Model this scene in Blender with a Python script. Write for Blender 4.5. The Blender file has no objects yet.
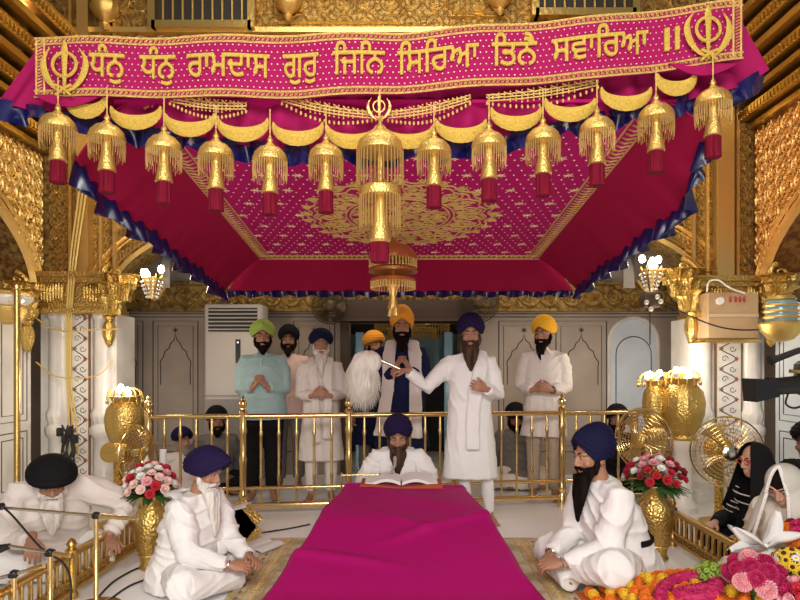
import bpy, math, random
from mathutils import Vector, Matrix, noise
rnd = random.Random(7)
PI = math.pi
SC = bpy.context.scene
COL = SC.collection
V = Vector

# ---------------------------------------------------------------- camera, world, lights
EYE = 1.33
cd = bpy.data.cameras.new('camera'); cam = bpy.data.objects.new('camera', cd); COL.objects.link(cam)
cam.location = (0, 0, EYE); cam.rotation_euler = (PI/2, 0, 0)
cd.lens = 27; cd.sensor_width = 36; cd.shift_y = 66/800; cd.clip_start = .05
SC.camera = cam
SC.view_settings.view_transform = 'Standard'; SC.view_settings.look = 'None'
SC.view_settings.gamma = 1; SC.view_settings.use_curve_mapping = False
SC.view_settings.exposure = 0.0
wd = bpy.data.worlds.new('world'); SC.world = wd; wd.use_nodes = True
wn = wd.node_tree.nodes['Background']; wn.inputs[0].default_value = (1, .92, .82, 1); wn.inputs[1].default_value = .26

def area(name, loc, target, size, power, col=(1, .93, .82), sy=None):
    l = bpy.data.lights.new(name, 'AREA'); l.energy = power; l.color = col; l.size = size
    if sy: l.shape = 'RECTANGLE'; l.size_y = sy
    o = bpy.data.objects.new(name, l); COL.objects.link(o); o.location = loc
    o.rotation_euler = (V(target) - V(loc)).to_track_quat('-Z', 'Y').to_euler()
    return o
area('fill_front', (0, -1.2, 3.3), (0, 4.6, 1.0), 3.0, 215, (1, .955, .92), 1.2)  # added soft fill behind the camera, lights the front figures
area('fill_under_canopy', (0, .4, .9), (0, 4.6, 2.6), 2.4, 46, (1, .9, .84), .8)  # added low fill that brightens the canopy underside
area('hall_light_top', (0, 3.4, 5.3), (0, 4.6, 3.2), 3.0, 120, (1, .88, .66), 1.5)
area('hall_light_gallery', (.3, 6.75, 2.84), (.3, 6.5, 0), 2.6, 11, (1, .86, .72), .3)

def P(px, py, Y):
    return V(((px-400)*Y/600, Y, EYE - (py-366)*Y/600))

# ---------------------------------------------------------------- materials
def _nt(name):
    m = bpy.data.materials.new(name); m.use_nodes = True
    n = m.node_tree.nodes; return m, n, m.node_tree.links, n['Principled BSDF']

def mat(name, col, rough=.6, metal=0, bump=0, bscale=40, col2=None, cscale=6, stretch=(1, 1, 1), sheen=0, cpos=(.35, .65), emit=0, bdist=.01, voro=False, spec=None, alpha=1, detail=3):
    m, n, L, b = _nt(name)
    b.inputs['Base Color'].default_value = (*col, 1); b.inputs['Roughness'].default_value = rough
    b.inputs['Metallic'].default_value = metal
    if sheen: b.inputs['Sheen Weight'].default_value = sheen
    if spec is not None: b.inputs['Specular IOR Level'].default_value = spec
    if alpha < 1: b.inputs['Alpha'].default_value = alpha
    if emit: b.inputs['Emission Color'].default_value = (*col, 1); b.inputs['Emission Strength'].default_value = emit
    if col2 or bump:
        tc = n.new('ShaderNodeTexCoord'); mp = n.new('ShaderNodeMapping'); L.new(tc.outputs['Object'], mp.inputs[0]); mp.inputs['Scale'].default_value = stretch
    if col2:
        t = n.new('ShaderNodeTexNoise'); t.inputs['Scale'].default_value = cscale; t.inputs['Detail'].default_value = detail
        L.new(mp.outputs[0], t.inputs['Vector'])
        r = n.new('ShaderNodeValToRGB'); L.new(t.outputs[0], r.inputs[0])
        r.color_ramp.elements[0].position, r.color_ramp.elements[1].position = cpos
        r.color_ramp.elements[0].color = (*col, 1); r.color_ramp.elements[1].color = (*col2, 1)
        L.new(r.outputs[0], b.inputs['Base Color'])
    if bump:
        t = n.new('ShaderNodeTexVoronoi' if voro else 'ShaderNodeTexNoise'); t.inputs['Scale'].default_value = bscale
        L.new(mp.outputs[0], t.inputs['Vector'])
        bp = n.new('ShaderNodeBump'); bp.inputs['Strength'].default_value = bump; bp.inputs['Distance'].default_value = bdist
        L.new(t.outputs[0], bp.inputs['Height']); L.new(bp.outputs[0], b.inputs['Normal'])
    return m

M = {}
M['gold'] = mat('gold', (.66, .45, .15), .32, 1, .35, 26)
M['gold_bright'] = mat('gold_bright', (.74, .50, .15), .38, .85, .45, 110)
M['gold_chased'] = mat('gold_chased', (.66, .46, .14), .38, .95, .55, 55, voro=True)
M['gold_base'] = mat('gold_base', (.13, .07, .02), .5, .8, .6, 60, (.42, .28, .09), 22)
M['gold_relief'] = mat('gold_relief', (.76, .54, .20), .36, .9, .3, 90)
M['gold_red'] = mat('gold_red', (.17, .06, .015), .45, .8, .6, 50, (.40, .18, .05), 18)
M['gold_red_relief'] = mat('gold_red_relief', (.74, .44, .15), .36, .9, .3, 90)
M['fringe'] = mat('fringe', (.42, .25, .07), .6, .3)
M['brass_dim'] = mat('brass_dim', (.45, .33, .13), .5, .7)
M['cable_yellow'] = mat('cable_yellow', (.62, .45, .14), .5)
M['zari'] = mat('zari', (.80, .56, .18), .5, .35, .8, 160, (.62, .42, .12), 90)
M['zari_text'] = mat('zari_text', (.80, .55, .10), .55, .25, .8, 300, (.62, .40, .06), 120)
M['zari_pale'] = mat('zari_pale', (.88, .74, .45), .45, .5, .4, 120)
M['brass_rail'] = mat('brass_rail', (.88, .66, .30), .2, 1, .05, 10)
M['magenta'] = mat('magenta', (.30, .007, .078), .75, 0, .25, 220, spec=.12)
M['magenta_ceiling'] = mat('magenta_ceiling', (.44, .006, .13), .75, 0, .25, 220, spec=.12)
M['magenta_dark'] = mat('magenta_dark', (.33, .007, .05), .8, 0, .2, 200, spec=.12)
M['rumala'] = mat('rumala', (.37, .002, .125), .6, 0, .15, 260, spec=.2)
M['blue_satin'] = mat('blue_satin', (.003, .0045, .065), .26, 0, 0, spec=.7)
M['maroon_silk'] = mat('maroon_silk', (.17, .005, .02), .8, 0, .8, 90, (.09, .003, .012), 60, (1, 1, .1), spec=.1)
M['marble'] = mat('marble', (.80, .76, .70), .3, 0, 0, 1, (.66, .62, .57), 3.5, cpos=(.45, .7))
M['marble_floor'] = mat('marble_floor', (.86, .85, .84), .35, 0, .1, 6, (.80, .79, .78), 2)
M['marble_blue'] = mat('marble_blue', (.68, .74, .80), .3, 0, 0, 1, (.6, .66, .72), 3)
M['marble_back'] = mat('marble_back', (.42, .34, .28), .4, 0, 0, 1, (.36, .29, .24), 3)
M['stone_grey'] = mat('stone_grey', (.22, .19, .17), .7, 0, .3, 8, (.16, .14, .125), 4)
M['inlay_dark'] = mat('inlay_dark', (.03, .022, .02), .4)
M['inlay_red'] = mat('inlay_red', (.30, .06, .03), .4)
M['inlay_brown'] = mat('inlay_brown', (.22, .11, .05), .4)
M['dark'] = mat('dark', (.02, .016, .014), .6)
M['dark_wood'] = mat('dark_wood', (.06, .03, .015), .5, 0, .2, 20)
M['red_dark'] = mat('red_dark', (.28, .012, .006), .6)
M['mirror_blue'] = mat('mirror_blue', (.25, .42, .50), .12, .3)
M['bulb'] = mat('bulb', (1, .93, .82), .4, emit=32)
M['crystal'] = mat('crystal', (.85, .8, .7), .1, .3)
M['white_plastic'] = mat('white_plastic', (.56, .51, .47), .4)
M['grey_plastic'] = mat('grey_plastic', (.30, .26, .24), .5)
M['black_plastic'] = mat('black_plastic', (.012, .012, .013), .35)
M['rubber'] = mat('rubber', (.015, .014, .013), .6)
M['steel'] = mat('steel', (.72, .68, .6), .22, 1)
M['wire_dark'] = mat('wire_dark', (.10, .07, .04), .4, .6)
M['cardboard'] = mat('cardboard', (.50, .33, .18), .8, 0, .1, 40, (.45, .29, .15), 5)
M['tape'] = mat('tape', (.62, .46, .28), .3)
M['print_red'] = mat('print_red', (.5, .02, .02), .7)
def cloth(name, col, col2=None, rough=.85, b=.25):
    M[name] = mat(name, col, rough, 0, b, 180, col2, 5, spec=.2)
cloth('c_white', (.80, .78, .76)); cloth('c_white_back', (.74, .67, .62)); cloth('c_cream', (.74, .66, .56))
cloth('c_teal', (.32, .46, .46), (.38, .53, .52)); cloth('c_black', (.007, .006, .007)); cloth('c_navy', (.008, .012, .06))
cloth('c_navy_robe', (.008, .012, .05)); cloth('c_beige', (.42, .33, .26)); cloth('c_grey', (.16, .14, .13)); cloth('c_pink', (.62, .42, .38))
cloth('t_green', (.34, .46, .09)); cloth('t_navy', (.007, .007, .036)); cloth('t_violet', (.014, .007, .045)); cloth('t_black', (.006, .006, .007))
cloth('t_orange', (.80, .32, .035)); cloth('t_yellow', (.86, .44, .03)); cloth('t_purple', (.035, .02, .16))
M['skin'] = mat('skin', (.38, .185, .11), .55, 0, .1, 120); M['skin_light'] = mat('skin_light', (.50, .27, .18), .55, 0, .1, 120)
M['skin_dark'] = mat('skin_dark', (.24, .105, .06), .55, 0, .1, 120)
M['b_white'] = mat('b_white', (.74, .70, .64), .8, 0, 1, 60, (.52, .47, .42), 30, (1, 1, .15))
M['b_grey'] = mat('b_grey', (.20, .15, .12), .8, 0, 1, 60, (.34, .28, .24), 30, (1, 1, .15))
M['b_black'] = mat('b_black', (.005, .004, .0035), .9, 0, 1, 60, (.014, .009, .007), 30, (1, 1, .15), spec=.05)
M['b_brown'] = mat('b_brown', (.035, .018, .011), .9, 0, 1, 60, (.10, .06, .04), 30, (1, 1, .15), spec=.05)
M['eye_white'] = mat('eye_white', (.34, .28, .24), .5); M['iris'] = mat('iris', (.02, .01, .006), .2)

# ---------------------------------------------------------------- mesh helpers
def basis(d, ref=None):
    d = d.normalized()
    if ref is None: ref = V((0, 0, 1)) if abs(d.z) < .95 else V((0, 1, 0))
    x = ref.cross(d)
    if x.length < 1e-6: x = V((1, 0, 0)).cross(d)
    x.normalize(); return x, d.cross(x)

class MB:
    def __init__(s): s.v = []; s.f = []; s.m = []; s.cm = 0
    def add(s, vs, fs):
        k = len(s.v); s.v += [V(a) for a in vs]; s.f += [tuple(i+k for i in f) for f in fs]; s.m += [s.cm]*len(fs)
    def join(s, o, mtx=None):
        k = len(s.v); s.v += [(mtx @ a if mtx else a.copy()) for a in o.v]; s.f += [tuple(i+k for i in f) for f in o.f]; s.m += o.m
    def box(s, c, d, rz=0, mtx=None):
        c = V(c); x, y, z = d[0]/2, d[1]/2, d[2]/2
        R = mtx or Matrix.Rotation(rz, 3, 'Z')
        vs = [c + R @ V((a*x, b*y, e*z)) for a in (-1, 1) for b in (-1, 1) for e in (-1, 1)]
        s.add(vs, [(0, 1, 3, 2), (4, 6, 7, 5), (0, 4, 5, 1), (2, 3, 7, 6), (0, 2, 6, 4), (1, 5, 7, 3)])
    def bevbox(s, c, d, b=.01, rz=0):
        # chamfered box from a rounded profile extruded in z
        c = V(c); x, y, z = d[0]/2, d[1]/2, d[2]/2; R = Matrix.Rotation(rz, 3, 'Z')
        def ring(ix, iz):
            X, Y = x-ix, y-ix
            return [c + R @ V(p) for p in ((-X+b, -Y, iz), (X-b, -Y, iz), (X, -Y+b, iz), (X, Y-b, iz), (X-b, Y, iz), (-X+b, Y, iz), (-X, Y-b, iz), (-X, -Y+b, iz))]
        rs = [ring(b*.8, -z), ring(0, -z+b), ring(0, z-b), ring(b*.8, z)]
        vs = sum(rs, []); fs = [(i+j*8, (i+1) % 8+j*8, (i+1) % 8+j*8+8, i+j*8+8) for j in range(3) for i in range(8)]
        s.add(vs, fs+[tuple(range(7, -1, -1)), tuple(range(24, 32))])
    def bar(s, a, b, w, h, ref=None):
        a, b = V(a), V(b); x, y = basis(b-a, ref); x = x*w/2; y = y*h/2
        s.add([a-x-y, a+x-y, a+x+y, a-x+y, b-x-y, b+x-y, b+x+y, b-x+y], [(3, 2, 1, 0), (4, 5, 6, 7), (0, 1, 5, 4), (1, 2, 6, 5), (2, 3, 7, 6), (3, 0, 4, 7)])
    def tube(s, pts, r, n=8, ry=None, side=None, closed=False, cap=True, pw=2):
        pts = [V(p) for p in pts]; N = len(pts)
        if not hasattr(r, '__len__'): r = [r]*N
        if ry is None: ry = r
        elif not hasattr(ry, '__len__'): ry = [ry]*N
        px = None; vs = []
        for i, p in enumerate(pts):
            if closed: t = pts[(i+1) % N] - pts[i-1]
            else: t = pts[min(i+1, N-1)] - pts[max(i-1, 0)]
            if t.length < 1e-9: t = V((0, 0, 1))
            t.normalize()
            if side is not None: x = side - t*side.dot(t)
            elif px is None: x = basis(t)[0]
            else: x = px - t*px.dot(t)
            if x.length < 1e-6: x = basis(t)[0]
            x.normalize(); px = x; y = t.cross(x)
            for k in range(n):
                a = 2*PI*k/n; c_, s_ = math.cos(a), math.sin(a)
                if pw != 2:
                    c_ = math.copysign(abs(c_)**(2/pw), c_); s_ = math.copysign(abs(s_)**(2/pw), s_)
                vs.append(p + x*r[i]*c_ + y*ry[i]*s_)
        fs = []
        for i in range(N if closed else N-1):
            j = (i+1) % N
            for k in range(n): fs.append((i*n+k, i*n+(k+1) % n, j*n+(k+1) % n, j*n+k))
        if not closed and cap: fs += [tuple(range(n-1, -1, -1)), tuple((N-1)*n+k for k in range(n))]
        s.add(vs, fs)
    def lathe(s, prof, n=16, c=(0, 0, 0), axis=None, flute=0, fn=0):
        c = V(c); R = V((0, 0, 1)).rotation_difference(V(axis)).to_matrix() if axis is not None else Matrix.Identity(3)
        vs = []
        for r, z in prof:
            for k in range(n):
                a = 2*PI*k/n; rr = r*(1+flute*math.cos(a*fn)) if flute else r
                vs.append(c + R @ V((rr*math.cos(a), rr*math.sin(a), z)))
        N = len(prof); fs = [(i*n+k, i*n+(k+1) % n, (i+1)*n+(k+1) % n, (i+1)*n+k) for i in range(N-1) for k in range(n)]
        fs += [tuple(range(n-1, -1, -1)), tuple((N-1)*n+k for k in range(n))]
        s.add(vs, fs)
    def ell(s, c, r, n=12, m=8, R=None):
        c = V(c)
        if not hasattr(r, '__len__'): r = (r, r, r)
        vs = []
        for j in range(1, m):
            t = PI*j/m
            for k in range(n):
                a = 2*PI*k/n; p = V((r[0]*math.sin(t)*math.cos(a), r[1]*math.sin(t)*math.sin(a), -r[2]*math.cos(t)))
                vs.append(c + (R @ p if R else p))
        b, t_ = V((0, 0, -r[2])), V((0, 0, r[2]))
        vs += [c + (R @ b if R else b), c + (R @ t_ if R else t_)]
        fs = [(j*n+k, j*n+(k+1) % n, (j+1)*n+(k+1) % n, (j+1)*n+k) for j in range(m-2) for k in range(n)]
        q = (m-1)*n; fs += [(q, (k+1) % n, k) for k in range(n)] + [((m-2)*n+k, (m-2)*n+(k+1) % n, q+1) for k in range(n)]
        s.add(vs, fs)
    def torus(s, c, R, r, n=24, m=6, axis=(0, 0, 1), ry=None):
        x, y = basis(V(axis)); c = V(c)
        s.tube([c + x*R*math.cos(2*PI*k/n) + y*(ry or R)*math.sin(2*PI*k/n) for k in range(n)], r, m, closed=True)
    def grid(s, fn, nu, nv, cu=False):
        vs = [V(fn(i/(nu if cu else nu-1), j/(nv-1))) for j in range(nv) for i in range(nu)]
        fs = []
        for j in range(nv-1):
            for i in range(nu if cu else nu-1):
                k = (i+1) % nu; fs.append((j*nu+i, j*nu+k, (j+1)*nu+k, (j+1)*nu+i))
        s.add(vs, fs)
    def shell(s, fn, nu, nv, th, off=V((0, -1, 0))):
        # closed sheet: the grid and its copy moved by th*off, joined at the rim
        A = [V(fn(i/(nu-1), j/(nv-1))) for j in range(nv) for i in range(nu)]
        B = [p + off*th for p in A]; n = len(A); fs = []
        for j in range(nv-1):
            for i in range(nu-1):
                a = j*nu+i; fs.append((a, a+1, a+nu+1, a+nu)); fs.append((a+n, a+nu+n, a+nu+1+n, a+1+n))
        rim = [i for i in range(nu)] + [j*nu+nu-1 for j in range(1, nv)] + [(nv-1)*nu+i for i in range(nu-2, -1, -1)] + [j*nu for j in range(nv-2, 0, -1)]
        for a, b in zip(rim, rim[1:]+rim[:1]): fs.append((a, a+n, b+n, b))
        s.add(A+B, fs)
    def ridge(s, pts, w, h, nrm, closed=False):
        # raised strip of triangular section lying on a surface with normal nrm
        pts = [V(p) for p in pts]; N = len(pts); vs = []
        if not hasattr(w, '__len__'): w = [w]*N
        for i, p in enumerate(pts):
            t = (pts[(i+1) % N]-pts[i-1]) if closed else pts[min(i+1, N-1)]-pts[max(i-1, 0)]
            q = t.cross(nrm)
            if q.length < 1e-9: q = V((1, 0, 0))
            q.normalize(); vs += [p-q*w[i]/2, p+nrm*h, p+q*w[i]/2]
        fs = []
        for i in range(N if closed else N-1):
            a, b = i*3, ((i+1) % N)*3; fs += [(a, a+1, b+1, b), (a+1, a+2, b+2, b+1)]
        s.add(vs, fs)
    def build(s, name, mt, parent=None, smooth=True, bevel=0, world=False, auto=True):
        me = bpy.data.meshes.new(name)
        off = parent.location if (world and parent is not None) else V((0, 0, 0))
        me.from_pydata([tuple(a-off) for a in s.v], [], s.f); me.update()
        for x in (mt if isinstance(mt, (list, tuple)) else [mt]): me.materials.append(x)
        me.polygons.foreach_set('material_index', s.m)
        o = bpy.data.objects.new(name, me); COL.objects.link(o)
        if smooth:
            me.polygons.foreach_set('use_smooth', [True]*len(me.polygons))
            if auto and len(me.polygons) < 60000:
                try: me.set_sharp_from_angle(angle=math.radians(42))
                except Exception: pass
        if bevel:
            b = o.modifiers.new('bevel', 'BEVEL'); b.width = bevel; b.segments = 2; b.limit_method = 'ANGLE'
        if parent is not None: o.parent = parent
        return o

def blob(mb, voxel=.01, smooth=3, fold=None):
    """union of the closed shapes in mb as one continuous surface (voxel remesh), back as an MB"""
    me = bpy.data.meshes.new('tmp'); me.from_pydata([tuple(a) for a in mb.v], [], mb.f); me.update()
    o = bpy.data.objects.new('tmp', me); COL.objects.link(o)
    r = o.modifiers.new('r', 'REMESH'); r.mode = 'VOXEL'; r.voxel_size = voxel
    if smooth: q = o.modifiers.new('s', 'SMOOTH'); q.iterations = smooth; q.factor = .5
    dg = bpy.context.evaluated_depsgraph_get(); e = o.evaluated_get(dg); m2 = bpy.data.meshes.new_from_object(e)
    out = MB(); vs = [v.co.copy() for v in m2.vertices]
    if fold:
        vs = [p + v.normal*fold(p, v.normal) for p, v in zip(vs, m2.vertices)]
    out.add(vs, [tuple(p.vertices) for p in m2.polygons])
    bpy.data.objects.remove(o); bpy.data.meshes.remove(me); bpy.data.meshes.remove(m2)
    return out

def empty(name, loc=(0, 0, 0), rz=0):
    o = bpy.data.objects.new(name, None); COL.objects.link(o); o.location = loc; o.rotation_euler = (0, 0, rz); o.empty_display_size = .1
    return o
def tag(o, label=None, cat=None, group=None, kind=None):
    if label: o['label'] = label
    if cat: o['category'] = cat
    if group: o['group'] = group
    if kind: o['kind'] = kind
    return o
def thing(name, label, cat, loc=(0, 0, 0), rz=0, group=None): return tag(empty(name, loc, rz), label, cat, group)
def struct(o): o['kind'] = 'structure'; return o
def copy_tree(o, parent=None):
    c = o.copy(); COL.objects.link(c); c.parent = parent
    for ch in list(o.children): copy_tree(ch, c)
    return c
def lerp(a, b, t): return a+(b-a)*t
def curve(pts, n):
    """Catmull-Rom through pts"""
    pts = [V(p) for p in pts]; out = []
    q = [pts[0]*2-pts[1]] + pts + [pts[-1]*2-pts[-2]]
    for i in range(n):
        t = i/(n-1)*(len(pts)-1); k = min(int(t), len(pts)-2); u = t-k; a, b, c, d = q[k:k+4]
        out.append(.5*((2*b)+(c-a)*u+(2*a-5*b+4*c-d)*u*u+(3*b-a-3*c+d)*u**3))
    return out
def interp(xs, ys, x):
    if x <= xs[0]: return ys[0]
    for i in range(1, len(xs)):
        if x <= xs[i]: return lerp(ys[i-1], ys[i], (x-xs[i-1])/(xs[i]-xs[i-1]))
    return ys[-1]

def spiral(mb, mapf, nrm, cx, cz, r, turns=1.6, a0=0, sgn=1, w=.02, h=.012, n=22, leaf=True):
    pts = []; ws = []
    for i in range(n):
        t = i/(n-1); a = a0 + sgn*turns*2*PI*t; rr = r*(1-t)**.8 + r*.08
        pts.append(mapf(cx+rr*math.cos(a), cz+rr*math.sin(a))); ws.append(w*(1-.5*t))
    mb.ridge(pts, ws, h, nrm)
    if leaf:
        for i in range(2, int(n*.6), 3):
            t = i/(n-1); a = a0 + sgn*turns*2*PI*t; rr = r*(1-t)**.8 + r*.08
            o1, o2 = rr*1.0, rr*1.0+w*1.9
            p = [mapf(cx+o1*math.cos(a), cz+o1*math.sin(a)), mapf(cx+o2*math.cos(a+sgn*.16), cz+o2*math.sin(a+sgn*.16))]
            mb.ridge(p, [w*.9, w*.2], h*.9, nrm)
def scrolls(mb, mapf, nrm, x0, x1, z0, z1, step, ok=lambda x, z: True, w=.016, h=.012):
    """arabesque: alternating spirals with wavy stem"""
    nx = max(1, round((x1-x0)/step)); nz = max(1, round((z1-z0)/step)); sx, sz = (x1-x0)/nx, (z1-z0)/nz
    for i in range(nx):
        for j in range(nz):
            cx, cz = x0+(i+.5)*sx, z0+(j+.5)*sz
            if not ok(cx, cz): continue
            sg = 1 if (i+j) % 2 else -1
            spiral(mb, mapf, nrm, cx, cz, min(sx, sz)*.47, 1.9, PI/2*((i*2+j) % 4), sg, w, h)
            for k in range(5):
                a = 2*PI*k/5+i
                mb.ridge([mapf(cx, cz), mapf(cx+.09*step*math.cos(a), cz+.09*step*math.sin(a))], [w, w*.3], h, nrm)
            for dx, dz in ((.5, .5),):
                ax, az = cx+dx*sx, cz+dz*sz
                if ok(ax, az) and ax < x1-.01 and az < z1-.01:
                    for k in range(4):
                        a = PI/4+PI/2*k; mb.ridge([mapf(ax, az), mapf(ax+.15*step*math.cos(a), az+.15*step*math.sin(a))], [w*1.2, w*.2], h, nrm)
# ================================================================ STRUCTURE
m = MB(); m.box((0, 3.5, -.1), (14, 15, .2)); struct(m.build('floor', M['marble_floor'], smooth=False))

WY = 5.95              # face of the wall with the big arch
AC, AA, AZ, AH = .1, 2.93, 2.05, .95
def archz(x):
    t = 1-((x-AC)/AA)**2
    return AZ + AH*math.sqrt(t) if t > 0 else AZ
# wall_back: gilded spandrel wall above the arch
struct_back = MB(); NX = 60; X0, X1, ZT = -3.6, 3.6, 5.6
def bw(mb, th):
    xs = [X0, AC-AA] + [AC-AA*math.cos(PI*i/48) for i in range(1, 48)] + [AC+AA, X1]
    lo = [AZ if (x <= AC-AA+.001 or x >= AC+AA-.001) else archz(x) for x in xs]
    n = len(xs); vs = []
    for y in (WY, WY+th):
        vs += [V((x, y, z)) for x, z in zip(xs, lo)] + [V((x, y, ZT)) for x in xs]
    fs = []
    for i in range(n-1):
        fs += [(i, i+1, n+i+1, n+i), (2*n+i+1, 2*n+i, 3*n+i, 3*n+i+1), (i, 2*n+i, 2*n+i+1, i+1), (n+i, n+i+1, 3*n+i+1, 3*n+i)]
    fs += [(0, n, 3*n, 2*n), (n-1, 3*n-1, 4*n-1, 2*n-1)]
    mb.add(vs, fs)
bw(struct_back, .35)
wall_back = struct(struct_back.build('wall_back', M['gold_base'], smooth=False))
NY = V((0, -1, 0))
rel = MB(); mf = lambda x, z: V((x, WY-.002, z))
def band_ok(x, z): return z > archz(x)+.30 and not (abs(x) > 2.78)
scrolls(rel, mf, NY, -2.8, 2.8, 2.2, 3.9, .30, band_ok, .026, .02)
scrolls(rel, mf, NY, -2.9, 2.9, 3.95, 5.5, .22, lambda x, z: True, .02, .015)
rel.build('scroll_relief', M['gold_relief'], wall_back)
arch = MB()                                         # mouldings that follow the arch
for off, w, h in ((.03, .05, .05), (.09, .02, .02), (.20, .02, .02), (.25, .045, .04)):
    pts = [V((AC-(AA+off)*math.cos(PI*i/60), WY-.005, AZ+(AH+off)*math.sin(PI*i/60))) for i in range(61)]
    arch.ridge(pts, w, h, NY)
for i in range(110):                                 # beads and leaves in the band
    a = PI*(i+.5)/110; c = V((AC-(AA+.145)*math.cos(a), WY-.005, AZ+(AH+.145)*math.sin(a)))
    t = V((math.sin(a)*AA, 0, math.cos(a)*AH)).normalized(); q = V((-t.z, 0, t.x))
    arch.ridge([c-q*.045-t*.02, c+t*.015, c+q*.045-t*.02], [.006, .022, .006], .02, NY)
arch.build('arch_moulding', M['gold_relief'], wall_back)
# flat vertical strips rising over both piers
for sx, nm in ((-1, 'pier_strip'), (1, 'pier_strip')):
    xs0 = 2.80 if sx < 0 else 2.88
    st = MB(); st.box((sx*(xs0+.015), WY-.02, 3.9), (.03, .05, 3.4)); st.box((sx*(xs0+.15), WY-.02, 3.9), (.03, .05, 3.4))
    st.box((sx*(xs0+.45), WY-.02, 3.9), (.03, .05, 3.4))
    # bright square colonnette between carved strips
    st.box((sx*(xs0+.29), WY-.06, 3.6), (.16 if sx > 0 else .11, .12, 3.1))
    for j in range(34):
        z = 2.3+j*.1
        for cx in (.082, .40, .51):
            x = sx*(xs0+cx)
            st.ridge([(x-.035, WY-.003, z-.03), (x, WY-.003, z+.035), (x+.035, WY-.003, z-.03)], [.012, .03, .012], .018, NY)
    scrolls(st, mf, NY, min(sx*2.80, sx*3.48), max(sx*2.80, sx*3.48), 2.25, 4.3, .115, lambda x, z: True, .014, .012)
    st.build(nm, M['gold_relief'], wall_back, smooth=False)

# side walls with arched openings that run towards the camera
def sidewall(sx, name, mbase, mrel, xw, ztrim):
    yc, a_, z0, h_ = 3.1, 2.62, 2.02, 1.15
    ys = [WY+.3, yc+a_] + [yc+a_*math.cos(PI*i/40) for i in range(1, 40)] + [yc-a_, -.2]
    lo = [z0 if (i < 2 or i > 40) else z0+h_*math.sin(PI*(i-1)/40) for i in range(len(ys))]
    n = len(ys); vs = []
    for x in (xw, xw+sx*.3): vs += [V((x, y, z)) for y, z in zip(ys, lo)] + [V((x, y, 5.6)) for y in ys]
    fs = []
    for i in range(n-1):
        fs += [(i, i+1, n+i+1, n+i), (2*n+i+1, 2*n+i, 3*n+i, 3*n+i+1), (i, 2*n+i, 2*n+i+1, i+1), (n+i, n+i+1, 3*n+i+1, 3*n+i)]
    fs += [(0, n, 3*n, 2*n), (n-1, 3*n-1, 4*n-1, 2*n-1)]
    mb = MB(); mb.add(vs, fs); w = struct(mb.build(name, mbase, smooth=False))
    N = V((-sx, 0, 0)); f = lambda y, z: V((xw-sx*.002, y, z)); az = lambda y: z0+h_*math.sqrt(max(0, 1-((y-yc)/a_)**2))
    r = MB(); scrolls(r, f, N, 2.6, 5.9, 2.28, ztrim-.04, .19, lambda y, z: z > az(y)+.20, .020, .016)
    scrolls(r, f, N, 2.6, 5.86, ztrim+1.05, 5.5, .25, lambda y, z: True, .022, .018)
    for off, ww, hh in ((.02, .05, .05), (.1, .03, .03), (.17, .03, .03)):
        r.ridge([V((xw-sx*.003, yc+(a_+off)*math.cos(PI*i/50), z0+(h_+off)*math.sin(PI*i/50))) for i in range(51)], ww, hh, N)
    scrolls(r, f, N, 4.2, 5.9, 2.2, ztrim-.03, .085, lambda y, z: z > az(y)+.20, .010, .012)
    r.build('scroll_relief', mrel, w)
    # stepped gilt cornice
    c = MB()
    for k, (dz, d, hh) in enumerate(((0, .07, .05), (.08, .16, .09), (.21, .24, .05), (.30, .30, .10), (.44, .40, .06), (.54, .46, .12), (.70, .56, .06), (.80, .6, .14))):
        c.box((xw-sx*d/2, 2.85, ztrim+dz+hh/2), (d, 6.1, hh))
    for j in range(120):
        y = .1+j*.05
        for dz, d in ((.12, .165), (.345, .305), (.595, .465), (.86, .605)):
            c.box((xw-sx*(d+.006), y, ztrim+dz), (.02, .03, .06))
    c.build('cornice', M['gold'], w, smooth=False, bevel=0)
    return w
sidewall(-1, 'wall_left', M['gold_base'], M['gold_relief'], -3.52, 3.42)
sidewall(1, 'wall_right', M['gold_red'], M['gold_red_relief'], 3.50, 3.66)

# upper gallery windows in the back wall
def grille(name, x0, x1, z0, z1, lab):
    m = MB(); 
    m.box(((x0+x1)/2, WY-.015, (z0+z1)/2), (x1-x0, .03, z1-z0)); w = struct(m.build(name, M['dark'], smooth=False))
    f = MB(); 
    for x in (x0, x1): f.box((x, WY-.06, (z0+z1)/2), (.07, .12, z1-z0+.07))
    for z in (z0, z1): f.box(((x0+x1)/2, WY-.06, z), (x1-x0, .12, .07))
    f.build('window_frame', M['gold'], w, smooth=False)
    b = MB(); n = int((x1-x0)/.095)
    for i in range(1, n): b.tube([(lerp(x0, x1, i/n), WY-.07, z0), (lerp(x0, x1, i/n), WY-.07, z1)], .011, 6)
    b.build('grille', M['gold_bright'], w)
grille('window_1', -2.42, -1.45, 4.66, 5.4, '')
grille('window_2', 1.32, 2.30, 4.78, 5.4, '')
pn = MB()
for x, z, w_, h_ in ((-.6, 4.85, 1.3, .34), (.75, 4.95, .55, .34)):
    for q in (0, .05): pn.ridge([(x-w_/2+q, WY-.004, z-h_/2+q), (x+w_/2-q, WY-.004, z-h_/2+q), (x+w_/2-q, WY-.004, z+h_/2-q), (x-w_/2+q, WY-.004, z+h_/2-q)], .03, .03, NY, True)
pn.box((0, WY-.03, 4.63), (6.9, .08, .05)); pn.build('panel_moulding', M['gold_relief'], wall_back, smooth=False)
# small gilt bell-shaped corbels on the upper wall
for px, py in ((105, 12), (288, 4), (500, -2)):
    c = P(px, py, WY-.1); c.y = WY-.1
    k = MB(); k.lathe([(.01, -.17), (.03, -.15), (.045, -.12), (.03, -.1), (.10, -.04), (.13, .03), (.12, .09), (.08, .13), (.13, .17), (.14, .2), (.0, .21)], 20, c, flute=.06, fn=9)
    k.build('corbel', M['gold_bright'], wall_back)

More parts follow.
